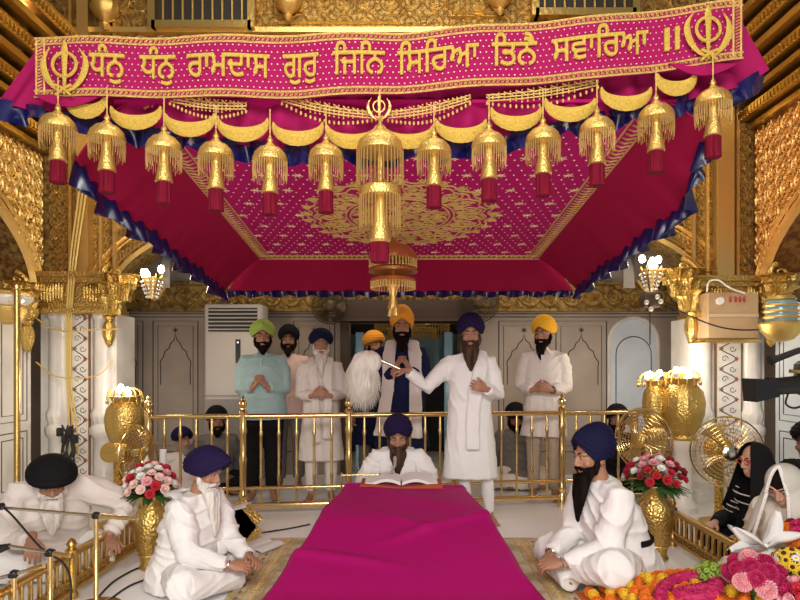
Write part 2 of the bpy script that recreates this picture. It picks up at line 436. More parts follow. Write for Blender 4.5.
# gallery behind the arch: back wall, ceiling, ends
GY = 7.35
g = MB(); g.box((0, GY+.1, 1.5), (9, .2, 3.0)); 
def pan(mb, x0, x1, z0, z1, y=GY, n=NY, w=.014):
    mb.ridge([(x0, y-.001, z0), (x1, y-.001, z0), (x1, y-.001, z1), (x0, y-.001, z1)], w, .004, n, True)
# the wall is built in pieces round the doorway
g = MB()
DX0, DX1, DZ = -.62, .72, 1.86
g.box(((DX0-4.5)/2, GY+.1, 1.5), (DX0+4.5, .2, 3.0)); g.box(((DX1+4.5)/2, GY+.1, 1.5), (4.5-DX1, .2, 3.0)); g.box(((DX0+DX1)/2, GY+.1, (DZ+3)/2), (DX1-DX0, .2, 3-DZ))
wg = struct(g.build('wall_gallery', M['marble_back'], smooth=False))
d = MB()
def ogee(x, zc, w, h):
    pts = []
    for s_ in (-1, 1):
        q = [(s_*w/2, 0), (s_*w/2, .35*h), (s_*w*.52, .45*h), (s_*w*.40, .56*h), (s_*w*.36, .66*h), (s_*w*.22, .72*h), (s_*w*.16, .82*h), (s_*w*.05, .88*h), (0, h)]
        pts.append([V((x+a, GY-.001, zc+b)) for a, b in (q if s_ < 0 else q[::-1])])
    return pts[0]+pts[1][1:]
for cx, w_ in ((1.52, .62), (2.22, .62), (-1.05, .5), (-2.75, .55), (-3.4, .5)):
    for z0, z1 in ((.35, 1.88),):
        pan(d, cx-w_/2, cx+w_/2, z0, z1); pan(d, cx-w_/2+.06, cx+w_/2-.06, z0+.06, z1-.06, w=.008)
    d.ridge(ogee(cx, 1.1, w_*.66, .62), .012, .004, NY)
    for k in range(6):
        a = PI/2+PI/3*k; c = V((cx, GY-.002, 1.77)); d.ridge([c, c+V((.04*math.cos(a), 0, .04*math.sin(a)))], [.02, .003], .004, NY)
for z in (.28, 1.93, 1.97): d.ridge([(-4.4, GY-.001, z), (DX0-.1, GY-.001, z)], .01, .004, NY); d.ridge([(DX1+.1, GY-.001, z), (4.4, GY-.001, z)], .01, .004, NY)
d.build('inlay_lines', M['inlay_dark'], wg, smooth=False)
fz = MB(); fz.box((0, GY-.03, 2.17), (9, .06, .30)); fz.box((0, GY-.06, 2.33), (9, .12, .04)); fz.box((0, GY-.05, 2.01), (9, .10, .03))
fr = fz.build('frieze', M['gold_base'], wg, smooth=False)
fm = MB(); scrolls(fm, lambda x, z: V((x, GY-.062, z)), NY, -4.3, 4.3, 2.03, 2.31, .26, w=.03, h=.02); fm.build('frieze_scroll', M['gold_relief'], fr)
m = MB(); m.box((0, 6.75, 2.98), (9, 1.55, .12)); struct(m.build('ceiling', M['stone_grey'], smooth=False))
# hood of the gallery: grey cusped end arches at left and right
for sx in (-1, 1):
    x = 2.35 if sx > 0 else -2.42
    m = MB(); n = 16; pts = []
    y0, y1 = WY+.36, GY
    for i in range(n+1):
        a = PI*i/n; pts.append((lerp(y0, y1, .5-.5*math.cos(a)*1.0), 2.15+.55*math.sin(a)))
    vs = []; 
    for xx in (x, x+sx*.12): vs += [V((xx, y, z)) for y, z in pts] + [V((xx, y, 2.92)) for y, z in pts]
    k = n+1; fs = []
    for i in range(n): fs += [(i, i+1, k+i+1, k+i), (2*k+i+1, 2*k+i, 3*k+i, 3*k+i+1), (i, 2*k+i, 2*k+i+1, i+1)]
    m.add(vs, fs); struct(m.build('trim_%d' % (1 if sx < 0 else 2), M['stone_grey'], smooth=False))
for sx, nm in ((-1, 'wall_gallery_left'), (1, 'wall_gallery_right')):
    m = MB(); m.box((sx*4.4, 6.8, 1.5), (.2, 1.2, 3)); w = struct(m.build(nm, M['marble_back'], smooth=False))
# doorway
m = MB()
for x in (DX0-.05, DX1+.05): m.box((x, GY-.05, DZ/2), (.1, .14, DZ))
m.box(((DX0+DX1)/2, GY-.08, DZ+.13), (DX1-DX0+.3, .22, .26)); m.box(((DX0+DX1)/2, GY-.12, DZ+.02), (DX1-DX0+.36, .30, .04))
dr = struct(m.build('door_1', M['dark_wood'], smooth=False))
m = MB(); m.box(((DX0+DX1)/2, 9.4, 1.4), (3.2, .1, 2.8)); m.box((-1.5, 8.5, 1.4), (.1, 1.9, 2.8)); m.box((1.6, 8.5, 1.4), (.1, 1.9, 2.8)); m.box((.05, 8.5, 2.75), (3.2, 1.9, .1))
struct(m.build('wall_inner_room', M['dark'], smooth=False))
m = MB(); 
for x in (DX0+.12, DX1-.12): m.box((x, GY+.12, .9), (.10, .05, 1.7))
m.build('mirror_strip', M['mirror_blue'], dr, smooth=False)
m = MB(); m.box((.05, 9.3, 1.55), (2.6, .04, .55)); m.build('glass_panel', M['mirror_blue'], dr, smooth=False)
# arched niche window at the right end of the gallery
nx, nw = 2.86, .30
m = MB(); n = 14; pts = [V((nx-nw, GY-.004, .25))] + [V((nx-nw*math.cos(PI*i/n), GY-.004, 1.62+.30*math.sin(PI*i/n))) for i in range(n+1)] + [V((nx+nw, GY-.004, .25))]
m.add(pts + [p+V((0, .03, 0)) for p in pts], [tuple(range(len(pts)))[::-1]] + [(i, (i+1) % len(pts), (i+1) % len(pts)+len(pts), i+len(pts)) for i in range(len(pts))])
wi = struct(m.build('window_3', M['marble_blue'], smooth=False))
m = MB(); m.tube(pts, .022, 6); m.build('window_frame', M['marble'], wi)
m = MB(); m.ridge([p.lerp(V((nx, GY-.005, 1.1)), .28)+V((0, -.002, 0)) for p in pts], .012, .004, NY); m.build('window_tracery', M['inlay_dark'], wi, smooth=False)

# ---------------------------------------------------------------- corner piers
def halfcol(mb, x, y, r, zt):
    mb.lathe([(r*1.5, 0), (r*1.5, .10), (r*1.25, .13), (r*1.4, .2), (r*1.0, .26), (r*1.0, .62), (r*1.3, .66), (r*1.32, .72), (r*1.02, .76), (r*1.22, .83), (r*1.22, .87), (r*.98, .92), (r*.96, zt-.06), (r*1.15, zt-.03), (r*1.15, zt)], 24, (x, y, 0), flute=.035, fn=12)
def pier(name, x0, x1, cols, strip, zt, label):
    m = MB(); m.box(((x0+x1)/2, WY+.18, zt/2), (x1-x0, .4, zt)); w = struct(m.build(name, M['marble'], smooth=False))
    k = MB()
    for cx in cols: halfcol(k, cx, WY+.0, .10, zt)
    k.build('half_column', M['marble'], w)
    k = MB(); k.box((sum(strip)/2, WY-.03, 1.0), (strip[1]-strip[0], .03, 1.66)); s_ = k.build('inlay_panel', M['marble'], w, smooth=False)
    a = MB(); b = MB(); c = MB(); mx = sum(strip)/2; ww = strip[1]-strip[0]; y = WY-.046
    for j in range(16):
        z = .25+j*.1; sg = 1 if j % 2 else -1
        pts = [V((mx+sg*ww*.28*math.sin(PI*t/8), y, z+.1*t/8)) for t in range(9)]; a.ridge(pts, .010, .003, NY)
        spiral(a, lambda x_, z_: V((x_, y, z_)), NY, mx-sg*ww*.15, z+.05, .032, 1.2, 0, sg, .008, .003, 12, False)
        cc = V((mx+sg*ww*.30, y-.001, z+.05))
        for q in range(5):
            t = 2*PI*q/5; (b if j % 2 else c).ridge([cc, cc+V((.026*math.cos(t), 0, .026*math.sin(t)))], [.02, .006], .004, NY)
    a.build('vine_inlay', M['inlay_dark'], s_, smooth=False); b.build('red_flower_inlay', M['inlay_red'], s_, smooth=False); c.build('brown_flower_inlay', M['inlay_brown'], s_, smooth=False)
    e = MB()
    for x in strip: e.box((x, WY-.03, 1.0), (.012, .04, 1.66))
    e.build('strip_edge', M['inlay_brown'], s_, smooth=False)
    # gilt capital block
    q = MB()
    for z, dd, hh in ((zt+.02, .20, .04), (zt+.07, .15, .06), (zt+.20, .12, .2), (zt+.32, .17, .05), (zt+.37, .21, .05)): q.box(((x0+x1)/2, WY-.02, z), (x1-x0+.06, dd*2, hh))
    for i in range(9):
        for cx in cols: q.ell((cx+(i-4)*.028, WY-.16, zt+.2+.02*math.cos(i)), (.02, .03, .09), 8, 6)
    q.build('capital', M['gold_chased'], w, smooth=False)
    return w
pier('wall_pier_left', -3.55, -2.80, (-3.37, -2.93), (-3.24, -3.06), 1.84, '')
pier('wall_pier_right', 2.86, 3.60, (2.98, 3.47), (3.11, 3.36), 1.80, '')
# side marble panelling between pier and camera
for sx, mt_, nm in ((-1, 'marble', 'wall_left_dado'), (1, 'marble_blue', 'wall_right_dado')):
    xw = -3.52 if sx < 0 else 3.58; y1 = 5.72
    m = MB(); m.box((xw+sx*.1, y1-.55, .95), (.2, 1.1, 1.9)); w = struct(m.build(nm, M[mt_], smooth=False))
    k = MB(); N = V((-sx, 0, 0))
    for ya, yb, za, zb in ((4.75, 5.18, .15, .72), (5.24, 5.66, .15, .72), (4.75, 5.18, .82, 1.8), (5.24, 5.66, .82, 1.8)):
        for q in (0, .06): k.ridge([(xw-sx*.001, ya+q, za+q), (xw-sx*.001, yb-q, za+q), (xw-sx*.001, yb-q, zb-q), (xw-sx*.001, ya+q, zb-q)], .016, .004, N, True)
    k.build('inlay_lines', M['inlay_dark'], w, smooth=False)
# rippled red sheet put in for the red darkness inside the left arch
m = MB(); m.shell(lambda u, v: V((-4.05+.03*math.sin(u*60), 2.6+u*3.2, 1.95+v*1.3)), 80, 3, .02, V((-1, 0, 0)))
tag(m.build('arch_backdrop', M['red_dark']), 'dark red curtain standing for the red darkness inside the left gilded arch', 'backdrop')

# acanthus bracket with pendant bud under the arch spring, one per pier side
def bracket(loc, sx, label, s=1.0, red=False):
    t = thing('gilt_bracket', label, 'bracket', loc, 0, None)
    m = MB()
    m.ell((sx*.10*s, -.08, .10*s), (.15*s, .13*s, .17*s), 16, 10)
    m.ell((sx*.02*s, -.06, -.10*s), (.09*s, .10*s, .10*s), 14, 8)
    def leaf(base, out, h, w, curl):
        o_ = V(out).normalized(); sd = V((-o_.y, o_.x, 0))
        def lf(u, v):
            q = (u-.5)*2; ww = w*(math.sin(PI*min(1, .12+v*.80))**.7)*(1+.16*math.cos(v*26))
            z = h*(v-curl*.75*max(0, v-.62)**1.3*2.2); o2 = .02+.10*v**1.6+curl*.20*max(0, v-.55)
            return V(base)+sd*q*ww+o_*(o2-.03*q*q+.012*math.cos(q*PI*2))*s+V((0, 0, z))
        m.shell(lf, 13, 14, .012, V((o_.x, o_.y, -.2)))
    for tier, (zb, rr_, h_, w_, cu, off) in enumerate(((-.16, .05, .30, .060, .8, 0), (-.02, .10, .26, .065, .9, .5), (.10, .11, .22, .06, 1.0, 0))):
        for k in range(6):
            a = -PI/2+(k+off-2.5)*.62
            leaf((sx*(.05+.05*tier)*s+rr_*s*math.cos(a), -.08+rr_*s*math.sin(a), zb*s), (math.cos(a), math.sin(a), 0), h_*s, w_*s, cu)
    pts = [V((sx*.10, -.12, .16))*s+V((.12*s*(1-t/26)*math.cos(PI*.6+sx*t*.36), -.03, .10*s+.10*s*(1-t/26)*math.sin(PI*.6+t*.36))) for t in range(24)]
    m.tube(pts, [.030*s*(1-i/30) for i in range(24)], 8)
    m.build('acanthus_leaves', M['gold_chased'], t)
    m = MB(); m.lathe([(.005, -.47), (.03, -.44), (.055, -.36), (.062, -.30), (.05, -.24), (.03, -.21), (.05, -.19), (.055, -.17), (.03, -.15), (.045, -.08)], 16, (sx*.03*s, -.09, 0), flute=.05, fn=8)
    m.build('pendant_bud', M['gold_chased'], t)
    return t
bracket((-2.86, WY-.02, 1.98), 1, 'gilded acanthus bracket with pendant bud right of the left pier', .95)
bracket((-3.46, WY-.25, 1.92), -1, 'gilded acanthus bracket with pendant bud left of the left pier', .8)
bracket((2.86, WY-.02, 2.02), -1, 'gilded acanthus bracket with pendant bud left of the cardboard box', 1.0)
bracket((3.46, WY-.22, 1.98), 1, 'gilded acanthus bracket with pendant bud right of the cardboard box', .85)
# ================================================================ CANOPY
YF, YB = 2.85, 5.55
def zc(y): return 2.57-.0963*(y-YF)
can = thing('canopy', 'large magenta velvet canopy with blue ruffled edges hung over the platform', 'canopy', (0, 4.2, 2.6))
CN = V((0, -.0963*0, -1)); CN = V((0, -.096, -1)).normalized()
# ceiling cloth (slightly sagging)
m = MB(); m.shell(lambda u, v: V((lerp(-1.36, 1.34, u), lerp(YF, YB, v), zc(lerp(YF, YB, v))+.012-.02*math.sin(PI*u)*math.sin(PI*v)*0)), 12, 12, .015, V((0, 0, 1)))
m.build('ceiling_cloth', M['magenta_ceiling'], can, world=True)
cf = lambda x, y: V((x, y, zc(y)+.011))
star = MB(); dot = MB()
for j in range(11):
    for i in range(12):
        x = -1.15+i*.208+(.104 if j % 2 else 0); y = 2.98+j*.235
        if x > 1.17: continue
        if ((x/.68)**2+((y-4.42)/.66)**2) < 1.1: continue
        for k in range(3):
            a = PI*k/3+.2; dx, dy = .034*math.cos(a), .034*math.sin(a)
            star.ridge([cf(x-dx, y-dy), cf(x, y), cf(x+dx, y+dy)], [.002, .013, .002], .005, CN)
for j in range(38):
    for i in range(36):
        x = -1.2+i*.069+(.034 if j % 2 else 0); y = 2.92+j*.069
        if ((x/.66)**2+((y-4.42)/.64)**2) < 1.08 or abs(x) > 1.16: continue
        dot.ridge([cf(x-.005, y), cf(x+.005, y)], [.008, .008], .004, CN)
star.build('star_embroidery', M['zari_pale'], can, world=True, smooth=False)
dot.build('sequin_dots', M['zari_pale'], can, world=True, smooth=False)
# medallion
md = MB()
def mdp(r, a): return cf(-.0+.66*r*math.cos(a), 4.42+.64*r*math.sin(a))
for r in (1, .93, .60, .55, .2):
    md.ridge([mdp(r*(1+.03*math.cos(24*2*PI*i/120)) if r > .9 else r, 2*PI*i/120) for i in range(120)], .016, .008, CN, True)
for ring, (r, n, s_) in enumerate(((.80, 22, .075), (.42, 14, .075), (.10, 4, .05), (1.04, 30, .03), (.68, 30, .035), (.28, 12, .035))):
    for i in range(n):
        a = 2*PI*(i+.5*(ring % 2))/n; c = mdp(r, a)
        spiral(md, lambda x_, y_: cf(x_, y_), CN, c.x, c.y, s_, 1.7, a, 1 if i % 2 else -1, .017, .008, 16)
        for k in range(5):
            b = a+2*PI*k/5; md.ridge([c, c+V((s_*.9*math.cos(b), s_*.9*math.sin(b), 0))], [.012, .004], .007, CN)
md.build('medallion', M['zari'], can, world=True, smooth=False)
# inner gold border
bd = MB()
def bline(p, q):
    p, q = V(p), V(q); d = (q-p); L_ = d.length; d.normalize(); s_ = V((-d.y, d.x, 0))
    for o_ in (-.05, .05): bd.ridge([cf(*(p+s_*o_).xy), cf(*(q+s_*o_).xy)], .014, .008, CN)
    n = int(L_/.045)
    for i in range(n):
        c = p+d*(i+.5)*L_/n
        bd.ridge([cf(*(c-s_*.038-d*.014).xy), cf(*(c+d*.012).xy), cf(*(c+s_*.038-d*.014).xy)], [.004, .018, .004], .007, CN)
bline((-1.24, YF+.02, 0), (-1.24, YB-.06, 0)); bline((1.22, YF+.02, 0), (1.22, YB-.06, 0)); bline((-1.24, YB-.06, 0), (1.22, YB-.06, 0))
bd.build('zari_border', M['zari'], can, world=True, smooth=False)
# valances
def fold(u, k, a): return a*(math.sin(u*k)+.5*math.sin(u*k*1.7+1)+.3*math.sin(u*k*2.9+2))
def ruffle(mb, pts, drop, amp, waves, depth, n=None, up=.25, side=None):
    """gathered satin ribbon following pts; wave in the outward direction 'side'"""
    L_ = sum((pts[i+1]-pts[i]).length for i in range(len(pts)-1)); n = n or int(L_*150)
    q = curve(pts, n)
    def f(u, v):
        i = min(n-1, int(u*(n-1)+.5)); p = q[i]
        ph = 2*PI*L_*waves*u; w = math.sin(ph+.5*math.sin(ph*.31)); w2 = math.sin(ph*2.3+1)
        s_ = side(u)
        return p + s_*(w*amp*(.35+v)+w2*amp*.3*v) + V((0, 0, (up-v)*drop*(1+.28*math.sin(ph*.5+v))))+ s_*depth*0
    mb.shell(f, n, 6, .006, V((0, -.3, -1)).normalized())
for sx, xi, xo in ((-1, -1.30, -1.62), (1, 1.28, 1.62)):
    def edge(u, sx=sx, xo=xo):
        y = lerp(YF, YB, u); d = lerp(.26, .28, u); x = xo
        if sx > 0: d = min(d, lerp(.12, .26, min(1, u/.16))); x = lerp(1.46, xo, min(1, u/.22))
        else: x = lerp(-1.54, xo, min(1, u/.1))
        return x, y, zc(y)-d
    m = MB()
    def f(u, v, sx=sx, xi=xi, xo=xo):
        y = lerp(YF, YB, u); sw = fold(u, 40, .007)*v
        ex, _, ez = edge(u)
        return V((lerp(xi, ex, v**.8)+sw*1.0, y, lerp(zc(y)+.01, ez, v)+.012*math.sin(u*PI*6)*v))
    m.shell(f, 130, 8, .01, V((sx, 0, 0)))
    m.build('side_valance', M['magenta_dark'], can, world=True)
    m = MB(); ruffle(m, [V(edge(t/20))+V((0, 0, .012*math.sin(t/20*PI*6))) for t in range(21)], .12, .045, 5.2, 0, side=lambda u, sx=sx: V((sx, .25, .35)).normalized())
    m.build('side_ruffle', M['blue_satin'], can, world=True)
m = MB()
def f(u, v):
    x = lerp(lerp(-1.38, 1.36, u), lerp(-1.62, 1.62, u), v**.75)
    return V((x, YB+.03+fold(u, 55, .008)*v+.05*v, lerp(zc(YB)+.01, zc(YB)-.28+.008*math.sin(u*40), v)))
m.shell(f, 180, 8, .01, V((0, 1, 0))); m.build('back_valance', M['magenta_dark'], can, world=True)
m = MB(); ruffle(m, [V((lerp(-1.62, 1.62, t/8), YB+.08, zc(YB)-.285)) for t in range(9)], .05, .012, 9, 0, side=lambda u: V((0, -1, 0)))
m.build('back_ruffle', M['blue_satin'], can, world=True)
# front valance: gathers with scalloped lower edge
FX = [-10, 20, 60, 130, 210, 300, 400, 480, 560, 640, 716, 745, 772]
FYp = [102, 106, 112, 128, 141, 148, 149, 139, 124, 108, 93, 84, 68]
def fzb(x):
    px = 400+x*600/YF; return EYE-(interp(FX, FYp, px)-366)*YF/600
def ftop(x): return EYE + (366-interp([0, 30, 400, 735, 770], [52, 45, 40, 10, 25], 400+x*600/YF))*YF/600
FL, FR = -1.94, 1.76
m = MB()
def f(u, v):
    x = lerp(FL, FR, u); g = .022*math.sin(u*150+.8*math.sin(u*23))*(.3+.7*v)
    xt = lerp(-1.74, 1.62, u)
    return V((lerp(xt, x, v), YF+.03+g, lerp(ftop(xt), fzb(x), v)))
m.shell(f, 420, 10, .01, V((0, 1, 0))); m.build('front_valance', M['magenta'], can, world=True)
m = MB(); ruffle(m, [V((lerp(FL, FR, t/24), YF+.02, fzb(lerp(FL, FR, t/24)))) for t in range(25)], .085, .036, 5.5, 0, n=560, side=lambda u: V((0, -1, 0)))
m.build('front_ruffle', M['blue_satin'], can, world=True)
# top cloth + poles of the frame
m = MB(); m.shell(lambda u, v: V((lerp(lerp(-1.74, -1.32, v), lerp(1.62, 1.30, v), u), lerp(YF+.06, YB, v), lerp(ftop(lerp(-1.74, 1.62, u)), zc(YB)+.05, v))), 12, 8, .01, V((0, 0, 1)))
m.build('top_cloth', M['magenta_dark'], can, world=True)
m = MB()
for x in (-1.3, 1.28): m.tube([(x, YF+.1, 2.8), (x, YB, zc(YB)+.04)], .02, 8); m.tube([(x, YB, zc(YB)+.03), (x, WY+.02, zc(YB)+.25)], .012, 6)
for x in (-1.2, 0, 1.2): m.tube([(x, YF+.3, 2.82), (x, WY, 4.4)], .008, 6)
m.build('support_rod', M['steel'], can, world=True)
# crescents and bead nets stitched on the front valance
TX = [58, 107, 164, 216, 270, 326, 380, 434, 489, 543, 597, 656, 713]
TY = [105, 115, 126, 133, 137, 135, 122, 130, 123, 118, 108, 95, 80]
CX = [(86, 103), (136, 114), (190, 121), (243, 126), (298, 130), (352, 133), (408, 133), (461, 127), (516, 115), (570, 106), (626, 95), (676, 80)]
for i, (px, py) in enumerate(CX):
    c = P(px, py, YF-.06); m = MB(); w = .115 if i not in (0, 11) else .09
    pts = [c+V((w*math.cos(a), 0, -.062*math.sin(a)+.02)) for a in [PI*k/12 for k in range(13)]]
    pts = [c+V((w*math.cos(PI*k/12), 0, .034-.074*math.sin(PI*k/12))) for k in range(13)]
    rr = [.004+.031*math.sin(PI*k/12)**.9 for k in range(13)]
    m.tube(pts, [.010]*13, 8, ry=rr, side=V((0, 1, 0)))
    for k in range(2, 11, 2): m.ell(pts[k]+V((0, -.009, 0)), .006, 6, 4)
    m.build('crescent', M['zari_text'], can, world=True)
for k, (a, b) in enumerate((((170, 100), (246, 108)), ((282, 100), (372, 117)), ((388, 117), (470, 100)), ((487, 100), (598, 84)))):
    m = MB(); n = 20
    for i in range(n):
        t = i/(n-1); px, py = lerp(a[0], b[0], t), lerp(a[1], b[1], t)
        L_ = .03+.045*math.sin(PI*t); p = P(px, py-5, YF-.045)
        for j in range(int(L_/.011)): m.ell(p-V((0, 0, j*.011)), .0045, 5, 4)
        m.ell(p-V((0, 0, L_+.01)), (.006, .006, .010), 6, 4)
        if i % 2: m.tube([p+V((0, 0, 0)), P(lerp(a[0], b[0], min(1, t+.08)), lerp(a[1], b[1], min(1, t+.08))-1, YF-.045)], .003, 4)
    for j in range(3):
        m.tube([P(lerp(a[0], b[0], i/19), lerp(a[1], b[1], i/19)-5+j*3+math.sin(PI*i/19)*3, YF-.043) for i in range(20)], .0035, 5)
    m.build('bead_net', M['zari'], can, world=True)

# ---------------------------------------------------------------- banner
BYp = 2.76
def btop(px): return interp([33, 120, 400, 600, 742], [36, 37, 32, 16, -1], px)
def bbot(px): return interp([40, 120, 300, 400, 600, 741], [97, 97, 98, 93, 79, 60], px)
ban = thing('banner', 'long magenta banner with golden lettering across the canopy front', 'banner', P(390, 65, BYp))
BN = V((0, -1, 0))
def bp(px, v, off=0.0):      # v 0 top 1 bottom
    q = P(px, lerp(btop(px), bbot(px), v), BYp); q.y = BYp-off+.012*math.sin(px*.05)*1; return q
def bx(u): return lerp(33, 742, u)
m = MB(); m.shell(lambda u, v: bp(bx(u), v), 120, 6, .012, V((0, 1, 0))); m.build('cloth_panel', M['magenta'], ban, world=True)
m = MB()
for v in (.02, .115, .885, .98): m.ridge([bp(bx(i/120), v, .002) for i in range(121)], .010, .006, BN)
for px in (35, 43, 732, 740): m.ridge([bp(px, .02, .002), bp(px, .98, .002)], .010, .006, BN)
for i in range(150):
    px = lerp(37, 738, i/149)
    for v in (.067, .933):
        c = bp(px, v, .002); m.ridge([c+V((-.008, 0, -.006)), c+V((.008, 0, .006))], [.006, .004], .005, BN)
        m.ridge([c+V((-.006, 0, .007)), c+V((.006, 0, -.007))], [.004, .004], .005, BN)
for k in range(18):
    for px in (39, 736): c = bp(px, (k+1)/19, .002); m.ridge([c+V((-.01, 0, -.005)), c+V((.01, 0, .005))], .006, .005, BN)
m.build('gold_border', M['zari'], ban, world=True, smooth=False)
m = MB()
for j in range(8):
    for i in range(118):
        px = 48+i*5.8+(2.9 if j % 2 else 0); c = bp(px, .17+j*.094, .002); m.ridge([c+V((-.0028, 0, 0)), c+V((.0028, 0, 0))], .0055, .002, BN)
m.build('sequin_dots', M['zari_pale'], ban, world=True, smooth=False)

def text_mb(body, cell=.0125, grow=1, ext=.05):
    """raised lettering: outlines filled by winding number on a fine grid, then merged into one rounded surface"""
    cu = bpy.data.curves.new('t', 'FONT'); cu.body = body; cu.size = 1; cu.fill_mode = 'NONE'; cu.resolution_u = 4
    o = bpy.data.objects.new('t', cu); COL.objects.link(o)
    e = o.evaluated_get(bpy.context.evaluated_depsgraph_get()); me = bpy.data.meshes.new_from_object(e)
    vs = [v.co.copy() for v in me.vertices]; es = [tuple(q.vertices) for q in me.edges]
    bpy.data.objects.remove(o); bpy.data.curves.remove(cu); bpy.data.meshes.remove(me)
    # walk each closed loop so that every edge keeps its contour's direction
    adj = {}
    for p, q in es: adj.setdefault(p, []).append(q); adj.setdefault(q, []).append(p)
    seen = set(); dire = []
    for st in sorted(adj):
        if st in seen: continue
        cur, prev = st, None; nxt = st+1 if st+1 in adj[st] else adj[st][0]
        while True:
            seen.add(cur); dire.append((vs[cur], vs[nxt])); prev, cur = cur, nxt
            if cur == st: break
            c = [k for k in adj[cur] if k != prev]
            if not c: break
            nxt = c[0]
    x0 = min(v.x for v in vs)-.03; y0 = min(v.y for v in vs)-.03; nx = int((max(v.x for v in vs)+.03-x0)/cell)+1; ny = int((max(v.y for v in vs)+.03-y0)/cell)+1
    G = [[False]*nx for _ in range(ny)]
    for j in range(ny):
        y = y0+(j+.5)*cell; cr = sorted((p.x+(y-p.y)/(q.y-p.y)*(q.x-p.x), 1 if q.y > p.y else -1) for p, q in dire if (p.y <= y) != (q.y <= y))
        w = 0; k = 0
        for i in range(nx):
            x = x0+(i+.5)*cell
            while k < len(cr) and cr[k][0] < x: w += cr[k][1]; k += 1
            G[j][i] = w != 0
    for _ in range(grow):
        H = [r[:] for r in G]
        for j in range(1, ny-1):
            for i in range(1, nx-1):
                if G[j][i]: H[j][i-1] = H[j][i+1] = H[j-1][i] = H[j+1][i] = True
        G = H
    mb = MB()
    for j in range(ny):
        i = 0
        while i < nx:
            if G[j][i]:
                k = i
                while k < nx and G[j][k]: k += 1
                mb.box((x0+(i+k)/2*cell, y0+(j+.5)*cell, 0), ((k-i)*cell, cell*1.3, ext)); i = k
            else: i += 1
    return blob(mb, .012, 3)
def place_text(mbs, px0, px1, name='lettering', zc_=None, dz=.0, hfix=None):
    """stretch glyph mesh so that it spans px0..px1, riding on the banner"""
    xs = [a.x for a in mbs.v]; x0, x1 = min(xs), max(xs); out = MB(); out.f = mbs.f; out.m = mbs.m
    sc = (px1-px0)*BYp/600/(x1-x0)
    for a in mbs.v:
        px = px0+(a.x-x0)/(x1-x0)*(px1-px0)
        c = bp(px, .5, .012); out.v.append(V((c.x, c.y-a.z*.25, c.z+(a.y-.33)*TS)))
    return out.build(name, M['zari_text'], ban, world=True, smooth=False)
TS = .165*1.0
words = [('ਧੰਨੁ', 92, 126), ('ਧੰਨੁ', 140, 176), ('ਰਾਮਦਾਸ', 188, 270), ('ਗੁਰੁ', 283, 319), ('ਿਜਿਨ', 333, 385), ('ਿਸਿਰਆ', 397, 478), ('ਿਤਨੈ', 491, 537), ('ਸਵਾਿਰਆ', 551, 648), ('॥', 664, 679)]
for wd_, a, b in words:
    t = text_mb(wd_)
    place_text(t, a, b)
def khanda(px, py, w, h, Y, off, parent, name='khanda_emblem', mt='gold_bright'):
    """double-edged sword in a ring between two curved blades"""
    c = P(px, py, Y); c.y -= off; m = MB(); k = h/2
    m.tube([c+V((0, 0, z*k)) for z in (-.98, -.72, -.5, .2, .62, .85, 1)], [.04*k, .05*k, .07*k, .10*k, .13*k, .09*k, .005*k], 8, ry=.04*k, side=V((1, 0, 0)))
    m.torus(c+V((0, 0, .12*k)), .43*k, .06*k, 28, 6, axis=(0, 1, 0))
    for s_ in (-1, 1):
        pts = [(.05, -.88), (.32, -.72), (.58, -.42), (.74, 0), (.72, .38), (.52, .72)]
        m.tube(curve([c+V((s_*x*k*w/h*1.35, 0, z*k)) for x, z in pts], 16), [lerp(.04, .12, min(1, i/7))*k if i < 11 else lerp(.12, .01, (i-10)/5)*k for i in range(16)], 6, ry=.04*k, side=V((1, 0, 0)))
        m.tube([c+V((-s_*.22*k, -.01, -.98*k)), c+V((0, -.01, -.78*k)), c+V((s_*.3*k, -.01, -.66*k))], .055*k, 6)
        m.ell(c+V((s_*.24*k, -.01, -1.0*k)), .06*k, 8, 6)
    return m.build(name, M[mt], parent, world=True)
khanda(68, 71, .19, .25, BYp, .03, ban, mt='zari_text'); khanda(705, 36, .19, .25, BYp, .03, ban, mt='zari_text')
# scalloped flaps behind the emblems
for px, py in ((68, 97), (703, 66)):
    m = MB(); c = P(px, py, BYp); m.shell(lambda u, v: c+V(((u-.5)*.32, -.004, -.055*math.sin(PI*u)*v+.01)), 16, 3, .008, V((0, 1, 0)))
    fl = m.build('scalloped_flap', M['magenta'], ban, world=True)
    m = MB(); m.ridge([c+V(((i/16-.5)*.32, -.006, -.055*math.sin(PI*i/16)+.01)) for i in range(17)], .016, .007, BN); m.build('flap_edge', M['zari'], fl, world=True, smooth=False)
t = thing('khanda_ornament', 'small gilded khanda hanging above the middle tassel, below the banner', 'emblem', P(379, 108, YF-.09))
khanda(379, 108, .10, .125, YF-.09, 0, t, 'crossed_blades', 'gold_bright')

